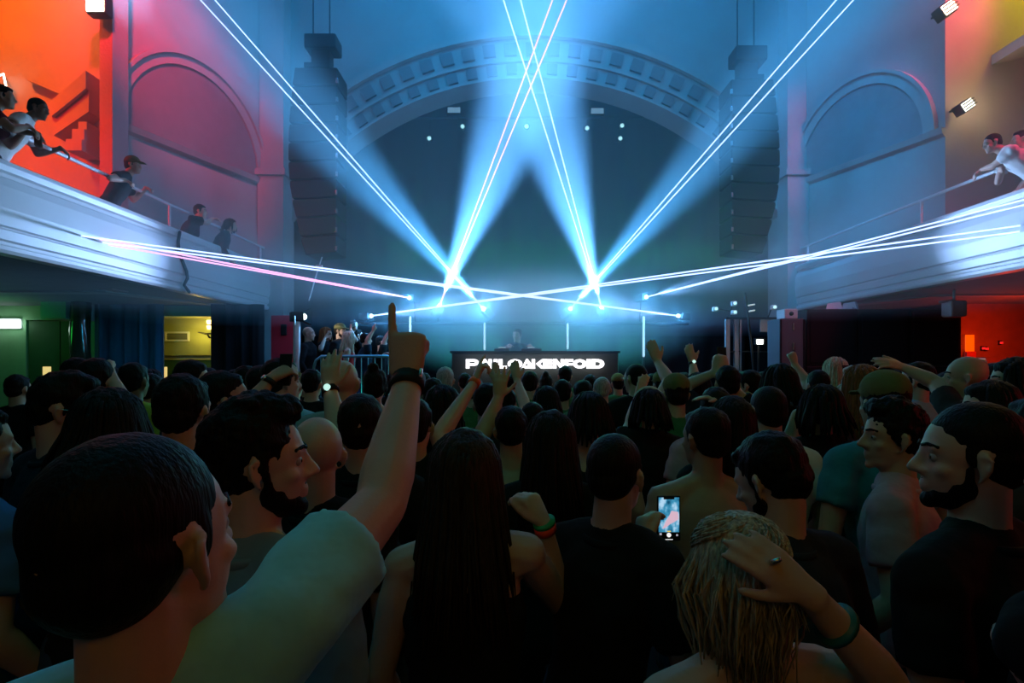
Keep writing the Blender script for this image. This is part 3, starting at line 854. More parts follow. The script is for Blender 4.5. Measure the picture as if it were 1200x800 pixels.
# red lamp and small red lights on the red wall
c = at(1139.5, 400, 10.45)
r = thing('wall_lamp', 'glowing orange rectangular wall lamp on the red wall under the right balcony', 'lamp', c)
Part('lamp_shade', nbox(at(1131.5, 411.5, 10.5), at(1147.5, 392, 10.4) + Vector((0, 0.12, 0)), bevel=0.012), REDLAMP, r)
Part('base', nbox(at(1133, 420, 10.5), at(1147, 411.6, 10.45) + Vector((0, 0.12, 0)), bevel=0.01), mat('red_lamp_base', (0.8, 0.08, 0.05), 0.5), r)
for px, py, lab in ((1153, 408, 'tiny red light just right of the glowing orange wall lamp'), (1157, 408.5, 'tiny red light second right of the glowing orange wall lamp'), (1174, 401.5, 'tiny red light alone on the red wall farther right of the wall lamp')):
    c = at(px, py, 10.55)
    r = thing('indicator_light', lab, 'light', c, 'tiny red lights on the red wall')
    Part('lens', nbox(c - Vector((0.014, 0.02, 0.02)), c + Vector((0.014, 0.03, 0.02)), bevel=0.005), mat('red_led', (0.8, 0.1, 0.1), 0.4, emit=(1, 0.02, 0.02), estr=0.7), r)
    Part('plate', nbox(c + Vector((-0.03, 0.03, -0.04)), c + Vector((0.03, 0.05, 0.04))), DARKMETAL, r)
# white lamp and gear in the wing right of the stage
c = at(891, 400, 9.9)
r = thing('work_light', 'bright white rectangular work light in the wing left of the grey flight case', 'lamp', (c.x, c.y, ST))
Part('lens', nbox(at(887, 403, 9.9), at(895, 397.5, 9.88) + Vector((0, 0.03, 0)), bevel=0.008), COOLLAMP, r)
Part('housing', nbox(at(885, 404, 9.93), at(896.5, 396, 9.93) + Vector((0, 0.1, 0)), bevel=0.01), DARKMETAL, r)
Part('stand', ntube([(c.x, 9.98, ST + 0.005), (c.x, 9.98, c.z - 0.03)], 0.02, n=8), DARKMETAL, r)
lamp('work_light_glow', 'POINT', c + Vector((0, -0.12, 0)), (0.85, 1.0, 0.8), 1.6, shadow_soft_size=0.04)
rk = thing('equipment_rack', 'open metal rack frame with upright rails in the wing right of the stage', 'rack', (3.85, 10.2, ST))
for px in (853, 863.5, 868, 910):
    p_ = at(px, 400, 10.2)
    Part('upright', nbox((p_.x - 0.035 if px != 868 else p_.x - 0.015, 10.2, ST + 0.001), (p_.x + 0.035 if px != 868 else p_.x + 0.015, 10.26, at(0, 374, 10.2).z)), mat('rack_paint', (0.3, 0.32, 0.33), 0.5), rk)
Part('top_rail', nbox((at(852, 0, 10.2).x, 10.2, at(0, 374, 10.2).z), (at(912, 0, 10.2).x, 10.28, at(0, 371.5, 10.2).z)), DARKMETAL, rk)
Part('shelf', nbox((at(853, 0, 10.2).x, 10.2, at(0, 412, 10.2).z), (at(911, 0, 10.2).x, 10.5, at(0, 411, 10.2).z)), DARKMETAL, rk)
Part('panel', nbox(at(891, 389, 10.22), at(909, 374, 10.22) + Vector((0, 0.03, 0)), bevel=0.008), mat('rack_panel', (0.3, 0.32, 0.33), 0.6), rk)
for (px, py), lab in (((838, 362), 'small round pale lamp head left of the rack in the right wing'), ((860, 355.5), 'upper pale lamp box on the pole left of the rack'), ((860, 366), 'lower pale lamp box on the pole left of the rack'), ((906.5, 360), 'pale lamp box hung at the end of the right balcony near the white box')):
    c = at(px, py, 10.0)
    r = thing('stage_spotlight', lab, 'lamp', c, 'lamp heads in the right wing')
    Part('body', nbox(c - Vector((0.045, 0.05, 0.04)), c + Vector((0.045, 0.05, 0.04)), bevel=0.02), WHITEPAINT, r)
    Part('lens', ntube([c + Vector((0, -0.05, 0)), c + Vector((0, -0.062, 0))], 0.025, n=12), STAGELENS, r)
    rx = max(c.x, at(855, 0, 10.2).x)
    Part('hanger', ntube([c, (rx, 10.1, c.z - 0.03), (rx, 10.21, at(0, 371.6, 10.2).z)], 0.012, n=6), DARKMETAL, r)
pl = thing('stand_pole', 'slanted dark pole rising beside the rack in the right wing', 'pole', at(878, 400, 10.0))
Part('pole', ntube([at(873, 344, 10.0), at(877, 372, 10.0), at(883, 432, 10.0)], 0.02, n=8), DARKMETAL, pl)
Part('foot', ntube([at(883, 432, 10.0), (at(883, 432, 10.0).x, 10, ST + 0.01)], 0.02, n=8), DARKMETAL, pl)
for z, lab in ((358, 'upper'), (365, 'lower')):
    a = at(876, z, 10.05); b = at(884, z - 1.5, 10.05)
    r = thing('lamp_bar', '%s of two short white lit bars above the rack in the right wing' % lab, 'lamp', a, 'lit bars in the right wing')
    Part('tube', ntube([a, b], 0.012, n=8), LEDTUBE, r)
    Part('clip', ntube([a, (at(875, z, 10.02))], 0.008, n=6), DARKMETAL, r)

# ---- gallery lamps
def louvre_lamp(c, label, m, sz=0.16):
    r = thing('louvre_floodlight', label, 'lamp', c)
    rot = Matrix.Rotation(R(-35), 3, 'Y')
    Part('housing', nbox(c - Vector((sz, 0.0, sz * 0.8)), c + Vector((sz, 0.18, sz * 0.8)), rot=rot, piv=c, bevel=0.015), DARKMETAL, r)
    Part('lens', nbox(c - Vector((sz * 0.8, 0.02, sz * 0.6)), c + Vector((sz * 0.8, -0.001, sz * 0.6)), rot=rot, piv=c), m, r)
    for k in (-1, 0, 1):
        z = k * sz * 0.4
        Part('louvre', nbox(c + Vector((-sz * 0.9, -0.06, z - 0.008)), c + Vector((sz * 0.9, -0.021, z + 0.012)), rot=rot, piv=c), DARKMETAL, r)
    Part('bracket', ntube([c + Vector((0, 0.1, 0)), c + Vector((0, 0.35, 0.05))], 0.02, n=8), DARKMETAL, r)
louvre_lamp(at(1112, 9, 8.75), 'white louvred floodlight high on the corner of the right gallery wall', HOTLAMP, 0.12)
louvre_lamp(at(1134, 123, 8.75), 'white louvred floodlight glowing on the yellow right gallery wall above the leaning man', COOLLAMP, 0.1)
c = at(112, 0, 8.15)
r = thing('floodlight', 'white hot floodlight at the top of the orange left gallery wall', 'lamp', c)
Part('lens', nbox(c - Vector((0.12, 0.02, 0.16)), c + Vector((0.12, 0.0, 0.16)), bevel=0.009), HOTLAMP, r)
Part('housing', nbox(c + Vector((-0.14, 0.002, -0.18)), c + Vector((0.14, 0.16, 0.18)), bevel=0.02), DARKMETAL, r)
Part('bracket', ntube([c + Vector((0, 0.1, 0.1)), c + Vector((0, 0.245, 0.1))], 0.02, n=8), DARKMETAL, r)
r = thing('neon_bracket', 'thin bright angled tube light on the orange wall at the far left edge', 'lamp', at(4, 92, 8.3))
Part('tube', ntube([at(-6, 91, 8.5), at(4, 86.5, 8.5), at(7, 101, 8.5)], 0.012, n=8), HOTLAMP, r)
Part('mount', ntube([at(4, 88, 8.5), at(4, 88, 8.69)], 0.012, n=6), DARKMETAL, r)

# ---- haze over the stage and in the hall
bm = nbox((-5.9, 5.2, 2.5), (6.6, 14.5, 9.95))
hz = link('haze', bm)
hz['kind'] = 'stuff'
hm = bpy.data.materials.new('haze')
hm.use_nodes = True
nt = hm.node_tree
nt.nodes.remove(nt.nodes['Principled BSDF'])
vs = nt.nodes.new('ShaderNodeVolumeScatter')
vs.inputs['Color'].default_value = (0.6, 0.87, 1.0, 1)  # blue of the light put into the haze colour
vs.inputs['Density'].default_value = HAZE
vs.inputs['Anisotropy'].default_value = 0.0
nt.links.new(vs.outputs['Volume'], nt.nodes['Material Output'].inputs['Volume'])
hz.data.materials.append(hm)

# a denser fog volume, added to strengthen the glow around the lasers
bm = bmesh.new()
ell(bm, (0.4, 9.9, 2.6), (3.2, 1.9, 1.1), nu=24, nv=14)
fb = link('glow_fog', bm)
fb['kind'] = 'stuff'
fm = bpy.data.materials.new('glow_fog')
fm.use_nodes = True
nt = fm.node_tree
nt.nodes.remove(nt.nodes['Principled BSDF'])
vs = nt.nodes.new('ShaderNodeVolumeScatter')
vs.inputs['Color'].default_value = (0.6, 0.87, 1.0, 1)  # fog colour carries the same blue light tint
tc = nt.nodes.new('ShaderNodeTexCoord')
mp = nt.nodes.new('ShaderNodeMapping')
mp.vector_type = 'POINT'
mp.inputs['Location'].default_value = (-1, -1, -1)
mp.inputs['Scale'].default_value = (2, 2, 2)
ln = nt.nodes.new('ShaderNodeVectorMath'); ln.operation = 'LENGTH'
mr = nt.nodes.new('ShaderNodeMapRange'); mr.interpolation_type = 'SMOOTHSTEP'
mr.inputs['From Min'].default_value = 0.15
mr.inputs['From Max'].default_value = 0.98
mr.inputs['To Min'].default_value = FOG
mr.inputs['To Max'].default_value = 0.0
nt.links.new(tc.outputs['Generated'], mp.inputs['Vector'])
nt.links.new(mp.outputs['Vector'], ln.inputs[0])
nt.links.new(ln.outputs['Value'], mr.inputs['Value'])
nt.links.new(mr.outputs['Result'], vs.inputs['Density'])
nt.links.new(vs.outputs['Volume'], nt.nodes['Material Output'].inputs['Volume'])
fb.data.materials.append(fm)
# distances at which the neighbours in the crowd stand clear of each other
DADJ = {
 'bald man in a black t-shirt beyond the man in profile, facing the stage': 1.81,
 'woman with very long brown hair and a black tank top, orange band on her wrist': 1.53,
 'man with a shaved head in a black t-shirt filming with a lit phone': 1.7,
 'bearded dark haired man in a dark jacket bowing his head beside the blonde': 1.59,
 'bearded man with receding dark hair in a black t-shirt looking left': 1.35,
 'shirtless man with short dark hair, his bare back to the camera': 2.32,
 'person in a blue top cut off by the left edge of the picture': 1.81,
 'dark haired person at the right edge holding up a water bottle': 1.77,
 'man in glasses with bushy dark hair looking down to the right, far left': 2.28,
 'woman with dark hair pinned low and bare shoulders near the far left': 1.84,
 'broad dark haired man in a black t-shirt between bare shoulders and profile man': 2.13,
 'man in a light blue top behind the quiffed man in profile': 3.57,
 'person in a black top raising an arm with a lit watch below the barrier': 2.21,
 'person in a yellow top before the dark blue curtain': 4.28,
 'dark haired person against the green wall beside the wrapped column': 4.44,
 'dark haired person in front of the lit foyer doorway, seen from behind': 4.68,
 'person turned right with a lit cheek in front of the lit foyer doorway': 4.1,
 'dark haired person behind the phone held up on the watch arm': 3.93,
 'woman with a bun beyond the lit watch, before the barrier': 4.35,
 'woman with dark shoulder hair in front of the grey haired man': 3.17,
 'person in black pointing a bent finger at the sign, orange band on the wrist': 2.6,
 'bare shouldered person raising an open dark hand under the sign': 2.87,
 'dark haired person between the pointing hand and the open hand': 3.54,
 'short haired person behind the open hand': 4.27,
 'person raising a small hand beside the open dark hand, forearm bent': 3.89,
 'tall man seen against the lower edge of the sign': 7.44,
 'man directly in front of the tall man under the sign': 5.32,
 'dark haired woman with loose hair in front of the green lit heads': 4.6,
 'short haired man with a lit left edge right of the tall man': 4.93,
 'balding man with a pale ring of hair below the end of the sign': 5.62,
 'person with messy dark hair right of the long dark haired woman': 3.14,
 'bald man with glasses glinting at the left, right of the sign end': 5.15,
 'person with a pale headband and bobbed hair right of centre': 3.66,
 'man in a cap just behind the person with the pale headband': 5.48,
 'person with dark hair raising a hand with a wrist watch, right of centre': 4.74,
 'person with a hand resting on top of the head, right of centre': 3.31,
 'dark haired person filming with both hands up near the right wing': 4.34,
 'man in a pale t-shirt with a smooth cropped head right of centre': 2.82,
 'woman with long dark hair beside the shirtless man': 2.48,
 'person with short hair turned left behind the man in the pale t-shirt': 4.95,
 'dark haired person in front of the grey flight case': 3.97,
 'woman holding a lit phone low before the black stack': 3.62,
 'person stretching a bare forearm to the right across the crowd': 3.63,
 'man in a teal t-shirt with a close fitting olive cap': 2.52,
 'dark haired person between the teal t-shirt and the light blue top': 5.33,
 'person with short hair behind the two red lit women at right': 5.47,
 'dark head in the front row, under the middle of the sign': 7.85,
 'dark head in the front row under the last letters of the sign': 7.82,
 'dark head in the front row right of the sign end': 7.49,
 'dark head in the front row below the thin lit tube right of the sign': 7.18,
 'dark head in the front row left of the equipment rack': 6.83,
 'dark head in the front row right of the raised pointing hand': 4.65,
 'dark head before the black curtain at left': 6.9,
 'dark head at the right side of the lit foyer doorway': 6.5,
 'dark head before the right half of the blue curtain': 6.36,
 'dark head before the left half of the blue curtain': 6.54,
}
# ------------------------------------------------------------------ people: materials
def skin_mat(name, c):
    return mat(name, c, 0.5, vary=0.08, vscale=9, bump=0.05, bscale=120, spec=0.4)
SK = {'fair': skin_mat('skin_fair', (0.60, 0.38, 0.29)), 'tan': skin_mat('skin_tan', (0.45, 0.26, 0.18)), 'olive': skin_mat('skin_olive', (0.52, 0.32, 0.22)),
      'brown': skin_mat('skin_brown', (0.22, 0.12, 0.08)), 'dark': skin_mat('skin_dark', (0.12, 0.07, 0.05))}
def hair_mat(name, c, rough=0.55):
    if name in MATS:
        return MATS[name]
    m = mat(name, c, rough, spec=0.14)
    nt = m.node_tree
    b = nt.nodes['Principled BSDF']
    tc = nt.nodes.new('ShaderNodeTexCoord')
    mp = nt.nodes.new('ShaderNodeMapping')
    mp.inputs['Scale'].default_value = (150, 150, 9)
    n = nt.nodes.new('ShaderNodeTexNoise')
    n.inputs['Scale'].default_value = 1.0
    n.inputs['Detail'].default_value = 2
    bp = nt.nodes.new('ShaderNodeBump')
    bp.inputs['Strength'].default_value = 0.6
    bp.inputs['Distance'].default_value = 0.006
    r = nt.nodes.new('ShaderNodeValToRGB')
    r.color_ramp.elements[0].position = 0.35
    r.color_ramp.elements[1].position = 0.7
    r.color_ramp.elements[0].color = (*[v * 0.55 for v in c], 1)
    r.color_ramp.elements[1].color = (*[min(1, v * 1.35) for v in c], 1)
    L = nt.links.new
    L(tc.outputs['Object'], mp.inputs['Vector']); L(mp.outputs['Vector'], n.inputs['Vector'])
    L(n.outputs['Fac'], bp.inputs['Height']); L(bp.outputs['Normal'], b.inputs['Normal'])
    L(n.outputs['Fac'], r.inputs['Fac']); L(r.outputs['Color'], b.inputs['Base Color'])
    return m
HR = {'black': hair_mat('hair_black', (0.006, 0.005, 0.005)), 'brown': hair_mat('hair_brown', (0.035, 0.02, 0.012)), 'dark': hair_mat('hair_dark_brown', (0.012, 0.008, 0.006)),
      'blonde': hair_mat('hair_blonde', (0.48, 0.40, 0.29)), 'grey': hair_mat('hair_grey', (0.4, 0.4, 0.4)), 'red': hair_mat('hair_red_brown', (0.25, 0.08, 0.03)),
      'platinum': hair_mat('hair_platinum', (0.75, 0.66, 0.5))}
def cloth(name, c, rough=0.9):
    return mat('cloth_' + name, c, rough, bump=0.5, bscale=11, vary=0.07, vscale=20, spec=0.15)
CL = {'black': cloth('black', (0.011, 0.011, 0.012)), 'charcoal': cloth('charcoal', (0.035, 0.036, 0.04)), 'white': cloth('white', (0.72, 0.72, 0.7)), 'grey': cloth('grey', (0.33, 0.34, 0.36)),
      'bluegrey': cloth('blue_grey', (0.2, 0.26, 0.31)), 'paleteal': cloth('pale_teal', (0.28, 0.78, 0.86)), 'teal': cloth('teal', (0.05, 0.25, 0.3)), 'lightblue': cloth('light_blue', (0.25, 0.5, 0.62)), 'blue': cloth('blue', (0.05, 0.17, 0.38)),
      'green': cloth('green', (0.06, 0.18, 0.08)), 'yellow': cloth('yellow', (0.55, 0.5, 0.06)), 'red': cloth('red', (0.55, 0.03, 0.03)), 'maroon': cloth('maroon', (0.12, 0.02, 0.03)),
      'navy': cloth('navy', (0.015, 0.03, 0.05)), 'denim': cloth('denim', (0.04, 0.07, 0.13)), 'pink': cloth('pink', (0.5, 0.28, 0.32)), 'olive': cloth('olive', (0.16, 0.15, 0.06))}
SHOE = mat('shoe_leather', (0.03, 0.03, 0.03), 0.5)
EYEW = mat('eye_white', (0.42, 0.38, 0.35), 0.3)
EYED = mat('eye_iris', (0.03, 0.02, 0.015), 0.2)

TS = bpy.data.scenes.new('workbench')
def remesh(bm, voxel, smooth=3, fac=0.5):
    """one continuous surface out of overlapping closed shells"""
    bmesh.ops.recalc_face_normals(bm, faces=bm.faces)
    me = bpy.data.meshes.new('tmp')
    bm.to_mesh(me)
    bm.free()
    o = bpy.data.objects.new('tmp', me)
    TS.collection.objects.link(o)
    m = o.modifiers.new('r', 'REMESH')
    m.mode = 'VOXEL'
    m.voxel_size = voxel
    m.use_smooth_shade = True
    if smooth:
        k = o.modifiers.new('s', 'SMOOTH')
        k.factor = fac
        k.iterations = smooth
    TS.view_layers[0].update()
    with bpy.context.temp_override(scene=TS, view_layer=TS.view_layers[0]):
        dg = bpy.context.evaluated_depsgraph_get()
    out = bpy.data.meshes.new_from_object(o.evaluated_get(dg))
    bpy.data.objects.remove(o)
    bpy.data.meshes.remove(me)
    out.polygons.foreach_set('use_smooth', [True] * len(out.polygons))
    return out

def child(name, data, m, root, label=None, smooth=True):
    """link a mesh (world coordinates) as a part of root"""
    if isinstance(data, bmesh.types.BMesh):
        bmesh.ops.recalc_face_normals(data, faces=data.faces)
        me = bpy.data.meshes.new(name)
        data.to_mesh(me)
        data.free()
        if smooth:
            me.polygons.foreach_set('use_smooth', [True] * len(me.polygons))
        data = me
    data.transform(Matrix.Translation(-wl(root)))
    data.materials.clear()
    data.materials.append(m)
    data.name = name
    o = bpy.data.objects.new(name, data)
    COL.objects.link(o)
    o.parent = root
    if label:
        o['label'] = label
    return o

CURLS = {  # per finger (index, middle, ring, little): bend at each of three knuckles; then thumb (swing towards palm, bend); spread
    'point': ([(4, 4, 3), (85, 95, 60), (88, 95, 60), (90, 95, 60)], (55, 30), 0.6),
    'fist': ([(80, 95, 60), (84, 95, 60), (86, 95, 60), (88, 95, 60)], (55, 35), 0.5),
    'open': ([(8, 8, 6), (6, 8, 6), (8, 9, 6), (12, 10, 8)], (8, 10), 1.6),
    'wave': ([(12, 14, 10), (10, 14, 10), (14, 16, 12), (20, 18, 12)], (14, 14), 1.1),
    'relax': ([(25, 30, 20), (30, 34, 22), (34, 36, 24), (38, 38, 24)], (25, 20), 0.9),
    'hold': ([(45, 45, 25), (50, 48, 26), (52, 50, 28), (55, 50, 28)], (40, 25), 0.7),
    'pinch': ([(55, 60, 30), (25, 30, 20), (15, 22, 14), (10, 15, 10)], (40, 35), 1.2),
    'hook': ([(6, 8, 6), (48, 70, 35), (60, 75, 35), (68, 75, 35)], (35, 30), 1.3),
    'two': ([(6, 6, 4), (6, 6, 4), (84, 95, 60), (88, 95, 60)], (50, 40), 1.3),
    'flat': ([(10, 14, 10), (12, 15, 10), (12, 15, 10), (14, 15, 10)], (18, 12), 0.7),
}
def hand_shells(bm, W, dr, n, right, pose, s=1.0):
    dr = dr.normalized()
    n = (n - dr * n.dot(dr)).normalized()
    t = dr.cross(n) if right else n.cross(dr)
    q = lambda a, b, c=0.0: W + (dr * a + t * b + n * c) * s
    tube(bm, [q(-0.02, 0), q(0.015, 0.0), q(0.045, 0.002), q(0.088, -0.001)], [(0.029 * s, 0.021 * s), (0.031 * s, 0.02 * s), (0.039 * s, 0.0175 * s), (0.041 * s, 0.0135 * s)], n=12, side=t)
    curls, (tsw, tb), spread = CURLS[pose]
    offs = (0.031, 0.0105, -0.0105, -0.030)
    lens = (0.076, 0.084, 0.078, 0.062)
    for k in range(4):
        base = q(0.088 - 0.003 * abs(k - 1), offs[k])
        sp = math.radians((6, 1.5, -3, -8)[k]) * spread
        d0 = (dr * math.cos(sp) + t * math.sin(sp)).normalized()
        nn = n
        ax = d0.cross(nn)
        p = base
        pts = [base - d0 * 0.012 * s, base]
        ang = 0
        for c, fr in zip(curls[k], (0.46, 0.30, 0.24)):
            ang += math.radians(c)
            dd = d0 * math.cos(ang) + nn * math.sin(ang)
            p = p + dd * lens[k] * fr * s
            pts.append(p)
        r0 = (0.0098, 0.0102, 0.0096, 0.0084)[k] * s
        tube(bm, pts, [r0 * 1.05, r0 * 1.05, r0, r0 * 0.92, r0 * 0.84], n=8)
    a = math.radians(52 - tsw * 0.45)
    c = math.radians(tsw)
    d1 = (dr * math.cos(a) + t * math.sin(a) * math.cos(c * 0.8) + n * math.sin(c) * 0.7).normalized()
    p0 = q(0.022, 0.024)
    p1 = p0 + d1 * 0.034 * s
    b = math.radians(tb)
    d2 = (d1 * math.cos(b) + (dr * 0.8 - t * 0.5 + n * 0.2).normalized() * math.sin(b)).normalized()
    p2 = p1 + d2 * 0.032 * s
    p3 = p2 + (d2 + (dr - t * 0.3).normalized() * 0.25).normalized() * 0.024 * s
    tube(bm, [p0, p1, p2, p3], [0.0145 * s, 0.0125 * s, 0.0115 * s, 0.0095 * s], n=8)

def head_shells(bm, M, s, fem=False, k=1.0):
    """M: 4x4 of the head (x right, y forward, z up)"""
    Rm = M.to_3x3()
    def e(c, r, n=(16, 11)):
        ell(bm, M @ Vector([v * s * k for v in c]), [v * s * k for v in r], rot=Rm, nu=n[0], nv=n[1])
    def tb(pts, rad, **kw):
        tube(bm, [M @ Vector([v * s * k for v in p]) for p in pts], [tuple(v * s * k for v in r) if isinstance(r, tuple) else r * s * k for r in rad], **kw)
    e((0, -0.014, 0.030), (0.077, 0.096, 0.089), (20, 14))
    e((0, 0.030, 0.018), (0.066, 0.060, 0.078))
    e((0, 0.030, -0.035), (0.061, 0.062, 0.075))
    e((0, 0.036, -0.082), (0.045 if fem else 0.050, 0.049, 0.033))
    e((0, 0.022, -0.060), (0.054 if fem else 0.058, 0.058, 0.048))
    e((0, 0.078, -0.100), (0.020, 0.016, 0.016), (10, 8))
    tb([(0, 0.086, 0.016), (0, 0.097, -0.006), (0, 0.110, -0.026)], [0.009, 0.0105, 0.0125], n=8)
    tb([(-0.013, 0.098, -0.031), (0.013, 0.098, -0.031)], [0.009, 0.009], n=8)
    tb([(-0.042, 0.074, 0.022), (0, 0.085, 0.020), (0.042, 0.074, 0.022)], [0.010, 0.012, 0.010], n=8)
    for sg in (-1, 1):
        e((sg * 0.041, 0.058, -0.026), (0.021, 0.022, 0.017), (10, 8))
        # ear: a curved shell with a rim
        tb([(sg * 0.070, 0.004, -0.044), (sg * 0.078, 0.000, -0.037), (sg * 0.089, -0.011, -0.014), (sg * 0.091, -0.014, 0.006), (sg * 0.084, -0.003, 0.016), (sg * 0.075, 0.008, 0.008)], [0.005, 0.0065, 0.0058, 0.0058, 0.0055, 0.004], n=8)
        e((sg * 0.077, -0.002, -0.014), (0.006, 0.011, 0.024), (10, 8))
    tb([(-0.018, 0.086, -0.061), (0, 0.092, -0.0605), (0.018, 0.086, -0.061)], [0.005, 0.0068, 0.005], n=8)
    tb([(-0.016, 0.084, -0.071), (0, 0.090, -0.0725), (0.016, 0.084, -0.071)], [0.005, 0.0075, 0.005], n=8)

def lerp(a, b, t):
    return a + (b - a) * t

RNG = random.Random(11)
PEOPLE = []
def person(label, px, py, d, yaw=0, hair='short', hc='dark', top='tee', tc='black', bottom='denim', skin='fair', fem=False, hyaw=None, pitch=0, roll=0, bend=4, side=0.0,
           floor=0.0, arms=None, vox=None, face=False, group='people in the crowd', extras=(), headk=1.0, shoulder=None, wide=1.0, beard=None, drop=0.0):
    rng = random.Random(sum(ord(c) for c in label))
    nd = DADJ.get(label, d)
    if nd != d:
        if arms:
            q_ = lambda v: (v[0], v[1], v[2] + nd - d)
            arms = {k: {kk: (q_(vv) if kk in ('w', 'e') else vv) for kk, vv in a.items()} for k, a in arms.items()}
        d = nd
    HP = at(px, py, d)
    vox = vox or (0.007 if d < 2.2 else 0.010 if d < 4.2 else 0.013)
    hyaw = yaw if hyaw is None else hyaw
    f = Vector((math.sin(R(yaw)), math.cos(R(yaw)), 0))
    r = Vector((math.cos(R(yaw)), -math.sin(R(yaw)), 0))
    Z = Vector((0, 0, 1))
    b = R(bend)
    u = (f * math.sin(b) + r * math.sin(R(side)) + Z * math.cos(b)).normalized()
    s = (HP.z - floor) / (0.93 + 0.70 * u.z)
    s0 = s
    s = min(1.12, max(0.88, s))
    hipz = floor + (HP.z - floor) - 0.70 * s * u.z
    base = HP - u * 0.70 * s
    H = Vector((base.x, base.y, hipz))
    base = Vector((H.x, H.y, floor))
    up = lambda t: H + u * (t * s)
    hs = s if not fem else s * 0.95
    hy = R(hyaw)
    M = Matrix.Translation(HP) @ Matrix.Rotation(-hy, 4, 'Z') @ Matrix.Rotation(R(pitch), 4, 'X') @ Matrix.Rotation(R(roll), 4, 'Y')
    sw = (0.158 if fem else 0.188) * s * wide
    # ---------------- joints
    S = {}
    for k, sg in (('L', -1), ('R', 1)):
        S[k] = up(0.465) + r * sg * sw
    if shoulder:
        for k, v in shoulder.items():
            S[k] = at(*v)
    J = {}
    for k, sg in (('L', -1), ('R', 1)):
        a = (arms or {}).get(k)
        L1, L2 = 0.29 * s, 0.265 * s
        if a is None:
            j = rng.uniform(-0.03, 0.03)
            E = S[k] + (-Z * 0.265 + r * sg * (0.055 + j) - f * 0.03) * s
            W = E + (-Z * 0.2 + f * (0.14 + j) - r * sg * 0.03) * s
            J[k] = (E, W, (W - E).normalized(), -r * sg * 1.0, 'relax', S[k])
        else:
            W = at(*a['w'])
            if 'lift' in a or W.z > S[k].z + 0.05:
                S[k] = S[k] + Z * 0.035 * s
            sh = S[k]
            dv = W - sh
            D = dv.length
            if 'e' in a:
                E = at(*a['e'])
            else:
                if D > (L1 + L2) * 0.995:
                    g = D / (L1 + L2) / 0.995
                    L1 *= g; L2 *= g
                pole = a.get('pole')
                pole = Vector(pole) if pole else (r * sg * 0.7 - Z * 0.7 + f * 0.1)
                x = dv.normalized()
                al = (L1 * L1 + D * D - L2 * L2) / (2 * D)
                h = math.sqrt(max(0, L1 * L1 - al * al))
                pv = (pole - x * pole.dot(x))
                pv = pv.normalized() if pv.length > 1e-4 else Vector((1, 0, 0))
                E = sh + x * al + pv * h
            fd = (W - E).normalized()
            hd = a.get('hd')
            hd = (Vector(hd).normalized() if hd else fd)
            J[k] = (E, W, hd, Vector(a['n']) if 'n' in a else f, a.get('pose', 'wave'), sh)
    # ---------------- body
    bm = bmesh.new()
    w_ = 0.88 if fem else 1.0
    tor = [(-0.10, 0.150, 0.10), (-0.03, 0.168, 0.118), (0.05, 0.158, 0.112), (0.13, 0.142 * w_, 0.10), (0.24, 0.158 * w_, 0.112), (0.35, 0.172 * w_, 0.120), (0.43, 0.165 * w_, 0.105), (0.485, 0.118 * w_, 0.08), (0.52, 0.068, 0.06)]
    def torso(m, inflate=0.0, hi=99, lo=-99, loose=0.0):
        rows = [(t, a, c) for t, a, c in tor if lo <= t <= hi]
        tube(m, [up(t) for t, _, _ in rows], [((a * wide) * s + inflate + loose * (0.3 - min(0.3, max(-0.1, t))), c * s + inflate + loose * (0.3 - min(0.3, max(-0.1, t)))) for t, a, c in rows], n=20, side=r)
    torso(bm)
    nb = up(0.49)
    nt_ = M @ Vector((0, -0.018 * s, -0.055 * s))
    nr = (0.046 if fem else 0.058) * s
    tube(bm, [nb, lerp(nb, nt_, 0.5), nt_], [nr * 1.2, nr, nr * 0.98], n=14)
    for k, sg in (('L', -1), ('R', 1)):      # trapezius
        tube(bm, [lerp(nb, nt_, 0.35), lerp(up(0.50), S[k], 0.55) + Z * 0.012 * s, S[k]], [0.045 * s, 0.052 * s, 0.055 * s], n=10)
    head_shells(bm, M, hs, fem, headk)
    th = 0.88 if fem else 1.0
    for k, sg in (('L', -1), ('R', 1)):
        E, W, hd, n, pose, sh = J[k]
        fd = (W - E).normalized()
        inn = lerp(up(0.42), sh, 0.5)
        tube(bm, [inn, sh, lerp(sh, E, 0.35), lerp(sh, E, 0.7), E], [v * s * th for v in (0.06, 0.060, 0.056, 0.047, 0.042)], n=12)
        side_ = fd.cross(n if abs(fd.dot(n.normalized())) < 0.95 else Z)
        tube(bm, [E, lerp(E, W, 0.22), lerp(E, W, 0.55), lerp(E, W, 0.88), W], [(0.042 * s * th, 0.042 * s * th), (0.047 * s * th, 0.044 * s * th), (0.040 * s * th, 0.036 * s * th), (0.031 * s * th, 0.026 * s * th), (0.030 * s * th, 0.023 * s * th)], n=12, side=side_)
        hand_shells(bm, W, hd, n, k == 'R', pose, s * (0.92 if fem else 1.0))
    # legs
    legs = {}
    kz = lambda t: floor + (hipz - floor) * t
    for k, sg in (('L', -1), ('R', 1)):
        ang = rng.uniform(-0.03, 0.05)
        hj = H + r * sg * 0.088 * s
        kn = Vector((hj.x, hj.y, kz(0.53))) + r * sg * 0.01 + f * (0.02 + ang)
        an = Vector((hj.x, hj.y, floor + 0.085)) + r * sg * 0.02 + f * (ang - 0.02)
        legs[k] = (hj, kn, an)
        tube(bm, [hj, lerp(hj, kn, 0.4), kn, lerp(kn, an, 0.3), an], [v * s for v in (0.085, 0.075, 0.055, 0.055, 0.038)], n=10)
        tube(bm, [an - Z * 0.035 - f * 0.03, an - Z * 0.045 + f * 0.12], [(0.035, 0.03), (0.038, 0.02)], n=8, side=r)
    me = remesh(bm, vox, 4 if vox < 0.008 else 3)
    me.transform(Matrix.Translation(-base))
    me.materials.append(SK[skin])
    me.name = 'person'
